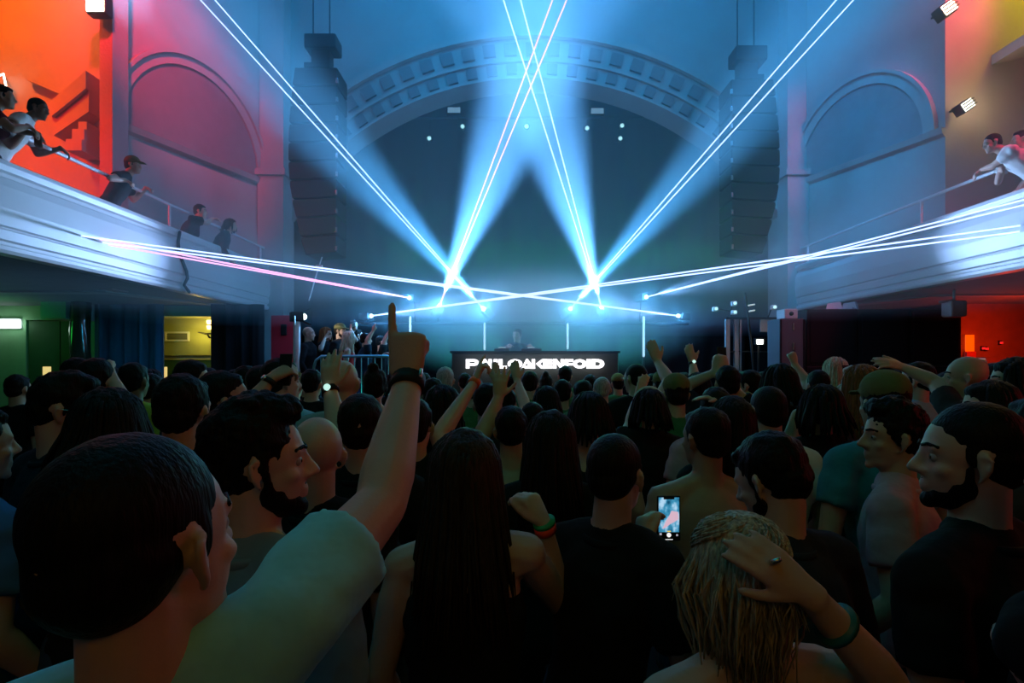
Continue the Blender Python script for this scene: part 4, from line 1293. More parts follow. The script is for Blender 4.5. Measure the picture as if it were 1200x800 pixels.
    root = bpy.data.objects.new('person', me)
    COL.objects.link(root)
    root.location = base
    tag(root, label, 'person', group)
    # ---------------- clothes
    cv = 0.012 if d < 2.2 else 0.016
    if top != 'none':
        bm = bmesh.new()
        if top in ('tank', 'crop'):
            torso(bm, 0.010, hi=0.40, lo=-0.10 if top == 'tank' else 0.2, loose=0.01)
            for sg in (-1, 1):
                pts = [up(0.36) + r * sg * 0.085 * s + f * 0.10 * s, up(0.47) + r * sg * 0.088 * s + f * 0.05 * s, up(0.512) + r * sg * 0.088 * s, up(0.47) + r * sg * 0.085 * s - f * 0.07 * s, up(0.36) + r * sg * 0.075 * s - f * 0.105 * s]
                tube(bm, pts, [(0.028 * s, 0.02 * s)] * 5, n=8)
        else:
            torso(bm, 0.013, hi=0.52 if top != 'jacket' else 0.55, loose=0.03 if top in ('tee', 'jacket', 'shirt') else 0.015)
            for k, sg in (('L', -1), ('R', 1)):
                E, W, hd, n, pose, sh = J[k]
                tube(bm, [lerp(nb, nt_, 0.24), lerp(up(0.50), sh, 0.55) + Z * 0.016 * s, sh], [0.057 * s, 0.066 * s, 0.070 * s], n=12)
                inn = lerp(up(0.42), sh, 0.5)
                if top in ('tee', 'shirt'):
                    fr = 0.62 if not fem else 0.42
                    tube(bm, [inn, sh, lerp(sh, E, fr * 0.5), lerp(sh, E, fr)], [v * s for v in (0.07, 0.073, 0.074, 0.073)], n=14, round_ends=False)
                else:
                    tube(bm, [inn, sh, lerp(sh, E, 0.5), E], [v * s for v in (0.074, 0.074, 0.066, 0.058)], n=14)
                    tube(bm, [E, lerp(E, W, 0.4), lerp(E, W, 0.92)], [v * s for v in (0.058, 0.054, 0.042)], n=14, round_ends=True)
        cm = remesh(bm, cv, 2)
        for v in cm.vertices:                              # soft folds
            p = v.co
            v.co = p + v.normal * (0.009 * noise.noise(Vector((p.x * 9, p.y * 9, p.z * 3.6 + 9))) + 0.005 * noise.noise(Vector((p.x * 13 + p.z * 17, p.y * 15, p.z * 15 - p.x * 9))))
        nm = {'tee': 't_shirt', 'shirt': 'shirt', 'tank': 'tank_top', 'crop': 'crop_top', 'jacket': 'jacket', 'long': 'long_sleeved_top'}[top]
        child(nm, cm, CL[tc], root)
        if top in ('tee', 'jacket', 'shirt', 'long') and d < 2.6:
            rc = bmesh.new()
            c0 = lerp(nb, nt_, 0.16 if top != 'shirt' else 0.28)
            ax = (nt_ - nb).normalized()
            sd, ud = frame_of(ax)
            rr = nr * 1.24 + 0.006
            tube(rc, [c0 + (sd * math.cos(a) + ud * math.sin(a)) * rr + (f * -0.004) for a in np.linspace(0, 2 * math.pi, 25)], [(0.007, 0.012)] * 25, n=8)
            child('collar', rc, CL[tc], root)
    if bottom:
        bm = bmesh.new()
        tube(bm, [up(-0.11), up(-0.04), up(0.06)], [(0.165 * s, 0.12 * s), (0.18 * s, 0.13 * s), (0.168 * s, 0.122 * s)], n=16, side=r)
        for k in 'LR':
            hj, kn, an = legs[k]
            tube(bm, [hj, lerp(hj, kn, 0.4), kn, an - Z * 0.02], [v * s for v in (0.096, 0.088, 0.072, 0.062)], n=12, round_ends=False)
        child('trousers', remesh(bm, 0.018, 2), CL[bottom], root)
    for k in 'LR':
        hj, kn, an = legs[k]
        bm = bmesh.new()
        z = floor + 0.002
        def sq(a, b_, c_):
            return an + f * a + r * b_ + Z * (z + c_ - an.z)
        rows = [(-0.075, 0.030, 0.07), (-0.05, 0.040, 0.095), (0.0, 0.042, 0.10), (0.06, 0.045, 0.075), (0.12, 0.047, 0.055), (0.17, 0.040, 0.045), (0.195, 0.022, 0.03)]
        rr = []
        for a, w2, hgt in rows:
            rr.append([bm.verts.new(sq(a, w2 * cx_, hgt * cz_)) for cx_, cz_ in ((-1, 0), (-1, 0.35), (-0.75, 0.8), (0, 1), (0.75, 0.8), (1, 0.35), (1, 0))])
        for a, c_ in zip(rr, rr[1:]):
            for i in range(7):
                bm.faces.new((a[i], a[(i + 1) % 7], c_[(i + 1) % 7], c_[i]))
        bm.faces.new(rr[0]); bm.faces.new(rr[-1])
        child('shoe', bm, SHOE, root)
    # ---------------- hair
    build_hair(root, hair, hc, M, hs * headk, u, f, r, nb, s, d, rng)
    if beard:
        bm = bmesh.new()
        Rm = M.to_3x3()
        K = hs * headk
        for c, rd in (((0, 0.036, -0.083), (0.0525, 0.0525, 0.0355)), ((0, 0.077, -0.098), (0.025, 0.019, 0.020)), ((0, 0.084, -0.051), (0.025, 0.0105, 0.0055)), ((-0.050, 0.024, -0.064), (0.0105, 0.030, 0.026)), ((0.050, 0.024, -0.064), (0.0105, 0.030, 0.026)), ((-0.0605, 0.016, -0.034), (0.006, 0.010, 0.030)), ((0.0605, 0.016, -0.034), (0.006, 0.010, 0.030))):
            ell(bm, M @ Vector([v * K for v in c]), [v * K for v in rd], rot=Rm)
        child('beard', remesh(bm, 0.006, 2), HR[beard], root)
    if face:
        K = hs * headk
        for sg in (-1, 1):
            e = bmesh.new()
            ell(e, M @ Vector((sg * 0.031 * K, 0.0715 * K, 0.002 * K)), [0.0125 * K] * 3, rot=M.to_3x3(), nu=16, nv=12)
            eo = child('eye', e, EYEW, root)
            ir = bmesh.new()
            ell(ir, M @ Vector((sg * 0.0315 * K, 0.0800 * K, 0.002 * K)), (0.0068 * K, 0.0046 * K, 0.0068 * K), rot=M.to_3x3(), nu=12, nv=8)
            child('iris', ir, EYED, eo)
            eb = bmesh.new()
            tube(eb, [M @ Vector((sg * x * K, y * K, z * K)) for x, y, z in ((0.014, 0.094, 0.026), (0.032, 0.088, 0.031), (0.050, 0.072, 0.025))], [(0.003 * K, 0.004 * K)] * 3, n=6)
            child('eyebrow', eb, HR['dark' if hc not in HR else hc], root)
    for ex in extras:
        ex(root, J, M, s)
    return root

def build_hair(root, kind, hc, M, K, u, f, r, nb, s, d, rng):
    if kind == 'bald':
        return
    Rm = M.to_3x3()
    m = HR[hc]
    bm = bmesh.new()
    def e(c, rd, n=(20, 14)):
        ell(bm, M @ Vector([v * K for v in c]), [v * K for v in rd], rot=Rm, nu=n[0], nv=n[1])
    vox = 0.006 if d < 2.2 else 0.011
    amp = 0.004
    if kind == 'buzz':
        e((0, -0.0165, 0.040), (0.0785, 0.0965, 0.0855)); e((0, -0.045, -0.008), (0.068, 0.066, 0.062)); e((0, -0.036, 0.006), (0.0768, 0.072, 0.060)); amp = 0.0008
        for sg in (-1, 1):
            e((sg * 0.069, 0.012, 0.012), (0.0085, 0.014, 0.030), (10, 8))
    elif kind == 'receding':
        e((0, -0.034, 0.030), (0.081, 0.085, 0.086)); e((0, -0.045, -0.015), (0.069, 0.066, 0.062)); amp = 0.0015
    elif kind in ('short', 'cap'):
        e((0, -0.020, 0.042), (0.083, 0.096, 0.090)); e((0, -0.046, -0.008), (0.070, 0.068, 0.066)); e((0, 0.045, 0.082), (0.055, 0.034, 0.028)); amp = 0.005
        for sg in (-1, 1):
            e((sg * 0.070, 0.008, 0.012), (0.010, 0.018, 0.036), (10, 8))
    elif kind == 'quiff':
        e((0, -0.018, 0.046), (0.084, 0.098, 0.092)); e((0, -0.046, -0.008), (0.070, 0.068, 0.066)); e((0, 0.05, 0.105), (0.058, 0.04, 0.034)); e((0, 0.0, 0.115), (0.06, 0.06, 0.035)); amp = 0.008
        for sg in (-1, 1):
            e((sg * 0.070, 0.008, 0.012), (0.010, 0.018, 0.036), (10, 8))
    elif kind in ('bob', 'long', 'pony', 'bun', 'messy'):
        e((0, -0.020, 0.040), (0.088, 0.101, 0.094)); e((0, -0.050, -0.018), (0.078, 0.070, 0.074)); e((0, 0.052, 0.078), (0.055, 0.03, 0.03)); amp = 0.006
        for sg in (-1, 1):
            e((sg * 0.074, -0.002, 0.0), (0.016, 0.035, 0.055), (10, 8))
        if kind == 'bun':
            e((0, -0.07, 0.135), (0.042, 0.042, 0.038))
        if kind == 'pony':
            p0 = M @ Vector((0, -0.105 * K, 0.03 * K))
            tube(bm, [p0, p0 + (-f * 0.06 - Vector((0, 0, 0.02))) * s, p0 + (-f * 0.07 - Vector((0, 0, 0.14))) * s, p0 + (-f * 0.045 - Vector((0, 0, 0.28))) * s], [0.024 * s, 0.034 * s, 0.034 * s, 0.012 * s], n=10)
    hm = remesh(bm, vox, 2)
    for v in hm.vertices:
        p = v.co
        v.co = p + v.normal * (amp * (noise.noise(Vector((p.x * 40, p.y * 40, p.z * 22))) + 0.6 * noise.noise(p * 90)))
    h = child('hair', hm, m, root)
    if kind in ('long', 'bob', 'messy'):
        n = {'long': 190, 'bob': 130, 'messy': 520}[kind] if d < 2.6 else 60
        thick = 1.0 if d < 2.6 else 1.9
        L = {'long': 0.42, 'bob': 0.17, 'messy': 0.24}[kind]
        lk = bmesh.new()
        for i in range(n):
            az = rng.uniform(-128, 128) + 180            # 180 = back of the head
            el = rng.uniform(5, 75)
            a, q = R(az), R(el)
            base = Vector((math.sin(a) * math.cos(q), math.cos(a) * math.cos(q), math.sin(q)))
            def surf(v, o=1.0):
                return M @ (Vector((0, -0.018 * K, 0.032 * K)) + Vector((v.x * 0.088 * K * o, v.y * 0.102 * K * o, v.z * 0.092 * K * o)))
            pts = []
            for t in (1.0, 0.55, 0.1):
                v = Vector((math.sin(a) * math.cos(q * t), math.cos(a) * math.cos(q * t), math.sin(q * t)))
                pts.append(surf(v, 1.03 + 0.04 * (1 - t) * rng.random()))
            out = (pts[-1] - M.translation)
            out.z = 0
            out = out.normalized() if out.length > 1e-4 else -f
            ll = L * rng.uniform(0.75, 1.08) * s
            wob = Vector((rng.uniform(-1, 1), rng.uniform(-1, 1), 0)) * (0.018 if kind != 'messy' else 0.035)
            p = pts[-1]
            backish = max(0, -out.dot(f))
            for t, oo in ((0.3, 0.012), (0.65, 0.02 + 0.02 * backish), (1.0, 0.012 + 0.055 * backish)) if kind != 'messy' else ((0.25, 0.010), (0.6, -0.012), (1.0, -0.03)):
                pts.append(p + out * oo * s - Vector((0, 0, ll * t)) + wob * (t if kind != 'messy' else 0.5 + 0.5 * math.sin(4 * t + i)))
            rr = rng.uniform(0.0055, 0.0095) * s * thick * (0.4 if kind == 'messy' else 1)
            tube(lk, pts, [rr * 0.8, rr, rr * 1.1, rr, rr * 0.8, rr * 0.3], n=5, round_ends=False)
            if kind == 'messy':                               # loose strands swept over the crown
                a0, a1 = R(rng.uniform(-180, 180)), R(rng.uniform(60, 300))
                q0 = rng.uniform(0.9, 1.5)
                off = rng.uniform(1.04, 1.16)
                pp = []
                for t in np.linspace(0, 1, 6):
                    aa = a0 + (a1 - a0) * t * 0.55
                    qq = q0 * (1 - t) + 0.05 * t
                    v = Vector((math.sin(aa) * math.cos(qq), math.cos(aa) * math.cos(qq), math.sin(qq)))
                    pp.append(surf(v, 1.02 + (off - 1.02) * math.sin(math.pi * min(1, t * 0.8 + 0.1))))
                o = (pp[-1] - M.translation).normalized()
                w2 = Vector((rng.uniform(-1, 1), rng.uniform(-1, 1), 0)) * 0.02
                pp.append(pp[-1] + o * 0.012 + w2 - Vector((0, 0, 0.04)))
                pp.append(pp[-1] + w2 - Vector((0, 0, 0.05)))
                r0 = rng.uniform(0.0010, 0.0026)
                tube(lk, pp, [r0 * 0.8] + [r0] * (len(pp) - 2) + [r0 * 0.3], n=4, round_ends=False)
        child('hair_locks', lk, m, root)
    if kind == 'cap':
        cb = bmesh.new()
        def ec(c, rd):
            ell(cb, M @ Vector([v * K for v in c]), [v * K for v in rd], rot=Rm, nu=20, nv=14)
        ec((0, -0.012, 0.062), (0.088, 0.104, 0.082))
        tube(cb, [M @ Vector((0, 0.07 * K, 0.052 * K)), M @ Vector((0, 0.12 * K, 0.048 * K)), M @ Vector((0, 0.165 * K, 0.036 * K))], [(0.075 * K, 0.006 * K), (0.072 * K, 0.006 * K), (0.05 * K, 0.005 * K)], n=14, side=r)
        child('cap', remesh(cb, 0.008, 2), CL['olive'], root)

# ---- things worn
def wristband(k, m, label=None, off=0.03, wid=0.02, name='wristband'):
    def fn(root, J, M, s):
        E, W, hd, n, pose, sh = J[k]
        ax = (W - E).normalized()
        c = W - ax * off * s
        t = 1 - off / 0.265
        sd = ax.cross(n if abs(ax.dot(n.normalized())) < 0.95 else Vector((0, 0, 1)))
        bm = bmesh.new()
        ra = lerp(0.040, 0.031, max(0, (t - 0.55) / 0.33)) if t < 0.88 else 0.0305
        rb = ra * 0.85
        tube(bm, [c - ax * wid * s, c + ax * wid * s], [((ra + 0.004) * s, (rb + 0.004) * s)] * 2, n=20, side=sd, round_ends=False)
        child(name, bm, m, root, label)
    return fn
def watch(k, lit=False, off=0.035):
    def fn(root, J, M, s):
        wristband(k, mat('watch_strap', (0.012, 0.012, 0.013), 0.6), 'black watch strap', off, 0.012, 'watch')(root, J, M, s)
        E, W, hd, n, pose, sh = J[k]
        ax = (W - E).normalized()
        nb_ = -(n - ax * n.dot(ax)).normalized()
        c = W - ax * off * s + nb_ * 0.031 * s
        bm = bmesh.new()
        tube(bm, [c - nb_ * 0.004, c + nb_ * 0.005], [0.0135, 0.0125], n=18, round_ends=False)
        child('watch_face', bm, mat('watch_glint', (0.6, 0.8, 0.75), 0.1, emit=(0.6, 1.0, 0.9), estr=0.9) if lit else mat('watch_steel', (0.6, 0.65, 0.65), 0.2, 0.9), root)  # the glowing version stands for a glint on the watch glass
    return fn
def glasses(root, J, M, s):
    K = s
    bm = bmesh.new()
    q = lambda x, y, z: M @ Vector((x * K, y * K, z * K))
    for sg in (-1, 1):
        tube(bm, [q(sg * 0.033 + 0.019 * math.cos(a), 0.098 - 0.1 * abs(sg * 0.033 + 0.019 * math.cos(a)) ** 1.3, 0.002 + 0.016 * math.sin(a)) for a in np.linspace(0, 2 * math.pi, 15)], 0.0022 * K, n=6)
        tube(bm, [q(sg * 0.055, 0.088, 0.006), q(sg * 0.076, 0.06, 0.008), q(sg * 0.082, 0.0, 0.006)], 0.002 * K, n=6)
    tube(bm, [q(-0.014, 0.1, 0.004), q(0.014, 0.1, 0.004)], 0.002 * K, n=6)
    child('glasses', bm, mat('glasses_frame', (0.5, 0.55, 0.6), 0.15, 0.8), root)
def earring(sg):
    def fn(root, J, M, s):
        c = M @ Vector((sg * 0.079 * s, -0.002 * s, -0.055 * s))
        bm = bmesh.new()
        tube(bm, [c + Vector((0, 0.007 * math.cos(a), 0.007 * math.sin(a))) for a in np.linspace(0, 6.28, 13)], 0.002, n=6)
        child('earring', bm, STEEL, root)
    return fn
def headband(root, J, M, s):
    bm = bmesh.new()
    tube(bm, [M @ Vector((0.09 * s * math.cos(a), -0.01 * s, 0.035 * s + 0.095 * s * math.sin(a))) for a in np.linspace(-0.1, math.pi + 0.1, 17)], [(0.010 * s, 0.004 * s)] * 17, n=8)
    child('headband', bm, mat('pale_band', (0.6, 0.75, 0.85), 0.4), root)
ORANGE = mat('orange_band', (0.95, 0.16, 0.03), 0.5)
REDBAND = mat('red_orange_band', (1.0, 0.08, 0.03), 0.5)
GREENBAND = mat('green_band', (0.02, 0.35, 0.12), 0.5)
BLACKBAND = mat('black_band', (0.01, 0.01, 0.01), 0.6)
# ------------------------------------------------------------------ the crowd
P = person
G_ = 'people in the crowd'
def arm(px, py, d, pose='wave', **k):
    return dict(w=(px, py, d), pose=pose, **k)
FWD = (0, 1, 0); BACK = (0, -1, 0); LEFT = (-1, 0, 0); RIGHT = (1, 0, 0); UP = (0, 0, 1); DOWN = (0, 0, -1)

# nearest row
P('man in a pale teal t-shirt with cropped black hair raising one pointing finger high', 168, 640, 0.69, yaw=0, hyaw=17, pitch=4, roll=-4, hair='buzz', hc='black', top='tee', tc='paleteal', skin='fair', bend=2,
  shoulder={'R': (322, 768, 0.77)}, arms={'R': arm(478, 447, 1.19, 'point', e=(446, 592, 0.98), n=(0.15, 1, 0.1), hd=(-0.04, 0.2, 1))}, vox=0.005, face=True, headk=1.06,
  extras=(wristband('R', BLACKBAND, 'wide black watch strap', 0.006, 0.016, 'watch'), lambda root, J, M, s: child('watch_face', ntube([at(492.5, 442, 1.175), at(493.5, 434, 1.185)], [(0.004, 0.008)] * 2, n=10), STEEL, root)))
P('man in a grey-blue t-shirt with thick black hair, in profile beside the raised arm', 303, 542, 1.26, yaw=25, hyaw=68, pitch=2, hair='quiff', hc='black', top='tee', tc='bluegrey', skin='fair', face=True, beard='black', vox=0.006)
P('bald man in a black t-shirt beyond the man in profile, facing the stage', 371, 533, 1.95, yaw=-4, hyaw=-18, hair='bald', top='tee', tc='black')
P('woman with very long brown hair and a black tank top, orange band on her wrist', 545, 557, 1.47, yaw=0, hair='long', hc='brown', top='tank', tc='black', fem=True, skin='fair',
  arms={'R': arm(638, 614, 1.56, 'hold', e=(655, 706, 1.66), n=(-0.7, 0.5, 0.2), hd=(-0.45, 0.15, 0.85))}, vox=0.006,
  extras=(wristband('R', REDBAND, 'bright orange band', 0.012, 0.012), wristband('R', GREENBAND, 'green band', -0.006, 0.005)))
P('man with a shaved head in a black t-shirt filming with a lit phone', 722, 556, 1.66, yaw=36, hyaw=34, wide=0.86, side=4, hair='buzz', hc='dark', top='tee', tc='black', skin='fair', vox=0.006,
  arms={'R': arm(803, 716, 1.55, 'hold', e=(816, 816, 1.52), n=(-0.7, 0.6, 0.1), hd=(-0.2, 0.3, 1)), 'L': arm(752, 640, 1.86, 'hold', n=(0.8, 0.3, 0.0), hd=(0.1, 0.3, 1), pole=(-0.5, -0.2, -0.9))},
  extras=(watch('R', lit=False, off=0.05), wristband('R', GREENBAND, 'green band', 0.085, 0.008)))
P('bearded dark haired man in a dark jacket bowing his head beside the blonde', 903, 562, 1.52, yaw=-25, hyaw=-38, pitch=-22, hair='short', hc='black', top='jacket', tc='navy', beard='black', skin='fair', bend=10, vox=0.006, wide=1.08)
P('blonde woman from behind, hand with a ring in her tousled hair', 862, 672, 1.10, yaw=-8, hyaw=-14, pitch=-6, hair='messy', hc='blonde', top='tank', tc='teal', fem=True, skin='fair', bend=6,
  arms={'R': arm(946, 694, 0.955, 'flat', e=(1042, 802, 1.03), n=(-0.15, 0.95, -0.2), hd=(-0.80, 0.12, 0.62))}, vox=0.005,
  extras=(lambda root, J, M, s: child('ring', ntube([at(908, 654, 0.95), at(910, 659, 0.948)], 0.0092, n=12, round_ends=False), STEEL, root), wristband('R', mat('teal_band', (0.02, 0.16, 0.16), 0.4), 'dark teal bracelet', 0.10, 0.007)))
P('bearded man with receding dark hair in a black t-shirt looking left', 1137, 536, 1.45, yaw=-30, hyaw=-68, hair='buzz', hc='black', top='tee', tc='black', beard='black', skin='fair', face=True, wide=1.12, vox=0.006)
P('shirtless man with short dark hair, his bare back to the camera', 826, 514, 2.15, yaw=-5, hyaw=-25, hair='short', hc='dark', top='none', skin='tan', extras=(earring(1),))
P('woman with a smooth fall of long dark hair in front of the man filming', 645, 517, 2.25, yaw=0, hair='long', hc='dark', top='tee', tc='black', fem=True)
P('dark haired man in a pale pinkish top in profile facing left', 1046, 512, 2.12, yaw=-50, hyaw=-82, hair='quiff', hc='black', top='tee', tc='pink', skin='olive', face=True)
P('person in a blue top cut off by the left edge of the picture', -30, 522, 1.95, yaw=30, hair='short', hc='dark', top='tee', tc='blue', skin='fair', wide=1.1)
P('person at the right edge holding a clear plastic cup, face out of the picture', 1300, 560, 1.0, yaw=-20, hair='short', hc='dark', top='tee', tc='black', arms={'L': arm(1226, 812, 0.92, 'hold', n=(0.6, 0.6, 0.3), hd=(-0.1, 0.5, 0.8), pole=(0.4, -0.4, -0.8))})
P('dark haired person at the right edge holding up a water bottle', 1222, 512, 1.9, yaw=-15, hair='short', hc='black', top='tee', tc='charcoal', arms={'L': arm(1190, 556, 1.95, 'hold', n=(0.5, 0.8, 0), hd=(0, 0.3, 1), pole=(-0.4, -0.3, -0.9))})
# left side, second rows
P('man in glasses with bushy dark hair looking down to the right, far left', 74, 480, 2.25, yaw=30, hyaw=58, pitch=-12, hair='quiff', hc='black', top='tee', tc='navy', face=True, extras=(glasses,))
P('woman with dark hair pinned low and bare shoulders near the far left', 132, 502, 1.95, yaw=6, hair='bob', hc='black', top='tank', tc='black', fem=True, skin='fair')
P('broad dark haired man in a black t-shirt between bare shoulders and profile man', 216, 482, 1.95, yaw=5, hair='short', hc='black', top='tee', tc='black', wide=1.1)
P('man in profile holding up a dark phone, left of the stage', 264, 470, 2.6, yaw=20, hyaw=62, pitch=6, hair='short', hc='black', top='tee', tc='charcoal', face=True, skin='tan',
  arms={'R': arm(318, 443, 2.75, 'hold', e=(283, 488, 2.65), n=(0.5, 0.8, -0.2), hd=(0.7, 0.4, 0.45))}, extras=(watch('R', off=0.02),), vox=0.007)
P('man in a light blue top behind the quiffed man in profile', 330, 447, 3.6, yaw=10, hyaw=45, hair='short', hc='black', top='tee', tc='lightblue', face=True)
P('bald man in a pale grey t-shirt below the crowd barrier', 402, 449, 3.3, yaw=3, hair='bald', top='tee', tc='grey', skin='fair', extras=())
P('person in a black top raising an arm with a lit watch below the barrier', 424, 502, 2.35, yaw=0, hair='short', hc='dark', top='tee', tc='black', arms={'L': arm(387, 457, 2.5, 'wave', e=(398, 516, 2.4), n=FWD, hd=(-0.05, 0.15, 1))}, extras=(watch('L', lit=True, off=0.0),), vox=0.007)
P('man in a light blue t-shirt from behind with one arm bent up, left', 116, 449, 3.3, yaw=6, hair='short', hc='black', top='tee', tc='lightblue', arms={'R': arm(131, 442, 3.3, 'fist', e=(152, 486, 3.2), n=FWD, hd=(-0.5, 0.2, 0.7))})
P('person in a yellow top before the dark blue curtain', 158, 447, 4.3, yaw=5, hair='short', hc='black', top='tee', tc='yellow', skin='brown')
P('dark haired person against the green wall beside the wrapped column', 94, 441, 4.4, yaw=20, hyaw=50, hair='short', hc='black', top='tee', tc='navy', face=True)
P('dark haired person in front of the lit foyer doorway, seen from behind', 178, 457, 4.6, yaw=10, hair='short', hc='black', top='tee', tc='black')
P('person turned right with a lit cheek in front of the lit foyer doorway', 226, 445, 4.2, yaw=35, hyaw=60, hair='short', hc='black', top='tee', tc='charcoal', face=True)
P('person with hair tied back by the black curtain, behind the raised phone', 290, 448, 4.6, yaw=10, hair='pony', hc='dark', top='tee', tc='maroon', fem=True)
P('dark haired person behind the phone held up on the watch arm', 308, 452, 3.9, yaw=15, hair='short', hc='black', top='tee', tc='black')
P('small dark haired person just left of the bald man under the barrier', 366, 450, 5.2, yaw=5, hair='short', hc='black', top='tee', tc='black')
P('dark haired person in a cap below the barrier, at left', 345, 452, 5.6, yaw=5, hair='cap', hc='dark', top='tee', tc='maroon')
P('woman with a bun beyond the lit watch, before the barrier', 440, 452, 4.4, yaw=0, hair='bun', hc='dark', top='tank', tc='charcoal', fem=True)
# centre
P('grey haired man whose hair shines at the right, left of the sign', 522, 446, 5.8, yaw=0, hair='short', hc='grey', top='tee', tc='green')
P('woman with dark shoulder hair in front of the grey haired man', 518, 478, 3.3, yaw=0, hair='long', hc='black', top='tank', tc='black', fem=True)
P('person in black pointing a bent finger at the sign, orange band on the wrist', 486, 500, 2.65, yaw=5, hair='short', hc='dark', top='tee', tc='black',
  arms={'R': arm(556, 448, 2.95, 'hook', e=(514, 512, 2.75), n=(0.9, 0.35, 0.0), hd=(0.35, 0.25, 1))}, extras=(wristband('R', ORANGE, 'orange wristband', 0.0, 0.014),), vox=0.006)
P('bare shouldered person raising an open dark hand under the sign', 599, 505, 2.75, yaw=0, hair='short', hc='black', top='tank', tc='black', skin='olive',
  arms={'L': arm(584, 466, 2.9, 'open', e=(562, 516, 2.75), n=FWD, hd=(0.12, 0.15, 1), lift=1)}, vox=0.006)
P('dark haired person between the pointing hand and the open hand', 571, 474, 3.4, yaw=0, hair='short', hc='black', top='tee', tc='black')
P('short haired person behind the open hand', 592, 474, 4.2, yaw=0, hair='short', hc='black', top='tee', tc='charcoal')
P('person raising a small hand beside the open dark hand, forearm bent', 624, 492, 3.6, yaw=0, hair='short', hc='dark', top='tee', tc='black', arms={'L': arm(606, 446, 4.0, 'wave', e=(616, 478, 3.75), n=FWD, hd=(-0.2, 0.1, 1))}, vox=0.009)
P('person with a green lit head under the second word of the sign', 621, 450, 6.0, yaw=0, hair='short', hc='dark', top='tee', tc='green')
P('person raising a pale hand between the pointing hand and the open hand', 556, 458, 5.4, yaw=0, hair='short', hc='dark', top='tee', tc='green', arms={'R': arm(580, 446, 5.0, 'wave', n=FWD, hd=(0.05, 0, 1))})
P('tall man seen against the lower edge of the sign', 662, 441, 7.6, yaw=0, hair='short', hc='black', top='tee', tc='green', group=G_)
P('man directly in front of the tall man under the sign', 659, 461, 5.2, yaw=0, hair='short', hc='black', top='tee', tc='green')
P('dark haired woman with loose hair in front of the green lit heads', 640, 470, 4.5, yaw=0, hair='bob', hc='black', top='tee', tc='black', fem=True)
P('short haired man with a lit left edge right of the tall man', 683, 463, 4.6, yaw=0, hair='short', hc='black', top='tee', tc='green')
P('balding man with a pale ring of hair below the end of the sign', 706, 456, 5.4, yaw=5, hyaw=15, hair='receding', hc='grey', top='tee', tc='green')
P('person with messy dark hair right of the long dark haired woman', 690, 487, 3.2, yaw=-3, hair='bob', hc='black', top='tank', tc='black')
P('bald man with glasses glinting at the left, right of the sign end', 744, 444, 4.9, yaw=-10, hyaw=-35, hair='buzz', hc='dark', top='tee', tc='black', extras=(glasses,))
P('person with a pale headband and bobbed hair right of centre', 760, 478, 3.3, yaw=0, hair='bob', hc='black', top='tee', tc='black', fem=True, extras=(headband,), arms={'L': arm(748, 462, 3.5, 'wave', e=(738, 498, 3.4), n=FWD, hd=(0.35, 0.1, 0.9))})
P('person in a green t-shirt from behind with one arm straight up', 792, 462, 4.0, yaw=0, hair='cap', hc='black', top='tee', tc='green', arms={'L': arm(771, 424, 4.3, 'flat', e=(784, 446, 4.1), n=FWD, hd=(-0.35, 0.1, 1))}, vox=0.008)
P('man in a cap just behind the person with the pale headband', 776, 452, 5.0, yaw=-5, hair='cap', hc='black', top='tee', tc='black')
P('person with dark hair raising a hand with a wrist watch, right of centre', 817, 456, 4.6, yaw=5, hair='bob', hc='black', top='tee', tc='black', arms={'L': arm(812, 426, 4.7, 'wave', e=(814, 448, 4.6), n=FWD, hd=(-0.25, 0, 1))}, extras=(watch('L', lit=True, off=0.0),))
P('person with a hand resting on top of the head, right of centre', 838, 480, 3.2, yaw=5, hair='short', hc='dark', top='tee', tc='pink', arms={'R': arm(846, 468, 3.15, 'flat', e=(872, 488, 3.2), n=(0, 0, -1), hd=(-1, 0, 0.15))})
P('dark haired person filming with both hands up near the right wing', 852, 450, 4.4, yaw=0, hair='short', hc='black', top='tee', tc='black', arms={'R': arm(852, 432, 4.5, 'hold', e=(858, 456, 4.4), n=(-0.6, 0.8, 0), hd=(-0.25, 0.1, 1)), 'L': arm(838, 436, 4.5, 'hold', n=(0.6, 0.8, 0), hd=(0.2, 0.1, 1))})
P('man in a pale t-shirt with a smooth cropped head right of centre', 899, 483, 2.75, yaw=-5, hair='buzz', hc='dark', top='tee', tc='white', skin='olive')
P('woman with long dark hair beside the shirtless man', 856, 498, 2.7, yaw=5, hair='long', hc='black', top='tee', tc='black', fem=True)
P('person with short hair turned left behind the man in the pale t-shirt', 876, 452, 4.7, yaw=-20, hyaw=-55, hair='short', hc='black', top='tee', tc='black', face=True)
P('dark haired person in front of the grey flight case', 912, 449, 4.0, yaw=-5, hair='bob', hc='black', top='tee', tc='black', fem=True)
P('person raising one arm before the grey flight case', 958, 452, 5.0, yaw=0, hair='short', hc='black', top='tee', tc='charcoal', arms={'L': arm(931, 426, 5.2, 'fist', e=(945, 448, 5.1), n=FWD, hd=(-0.25, 0, 1))})
P('blonde woman far back before the black speaker stack', 978, 434, 6.0, yaw=0, hair='long', hc='blonde', top='tee', tc='black', fem=True)
P('woman holding a lit phone low before the black stack', 1006, 452, 3.8, yaw=-10, hyaw=-30, hair='long', hc='red', top='tee', tc='maroon', fem=True, arms={'L': arm(996, 448, 4.0, 'hold', n=(0.6, 0.7, 0), hd=(0, 0.2, 1))})
P('person stretching a bare forearm to the right across the crowd', 884, 497, 3.4, yaw=25, hair='short', hc='dark', top='tank', tc='black', arms={'R': arm(985, 478, 3.4, 'relax', e=(935, 486, 3.3), n=DOWN, hd=(1, 0, 0.05))}, skin='tan')
P('man in a teal t-shirt with a close fitting olive cap', 1035, 474, 2.62, yaw=-5, hair='cap', hc='dark', top='tee', tc='teal', skin='olive')
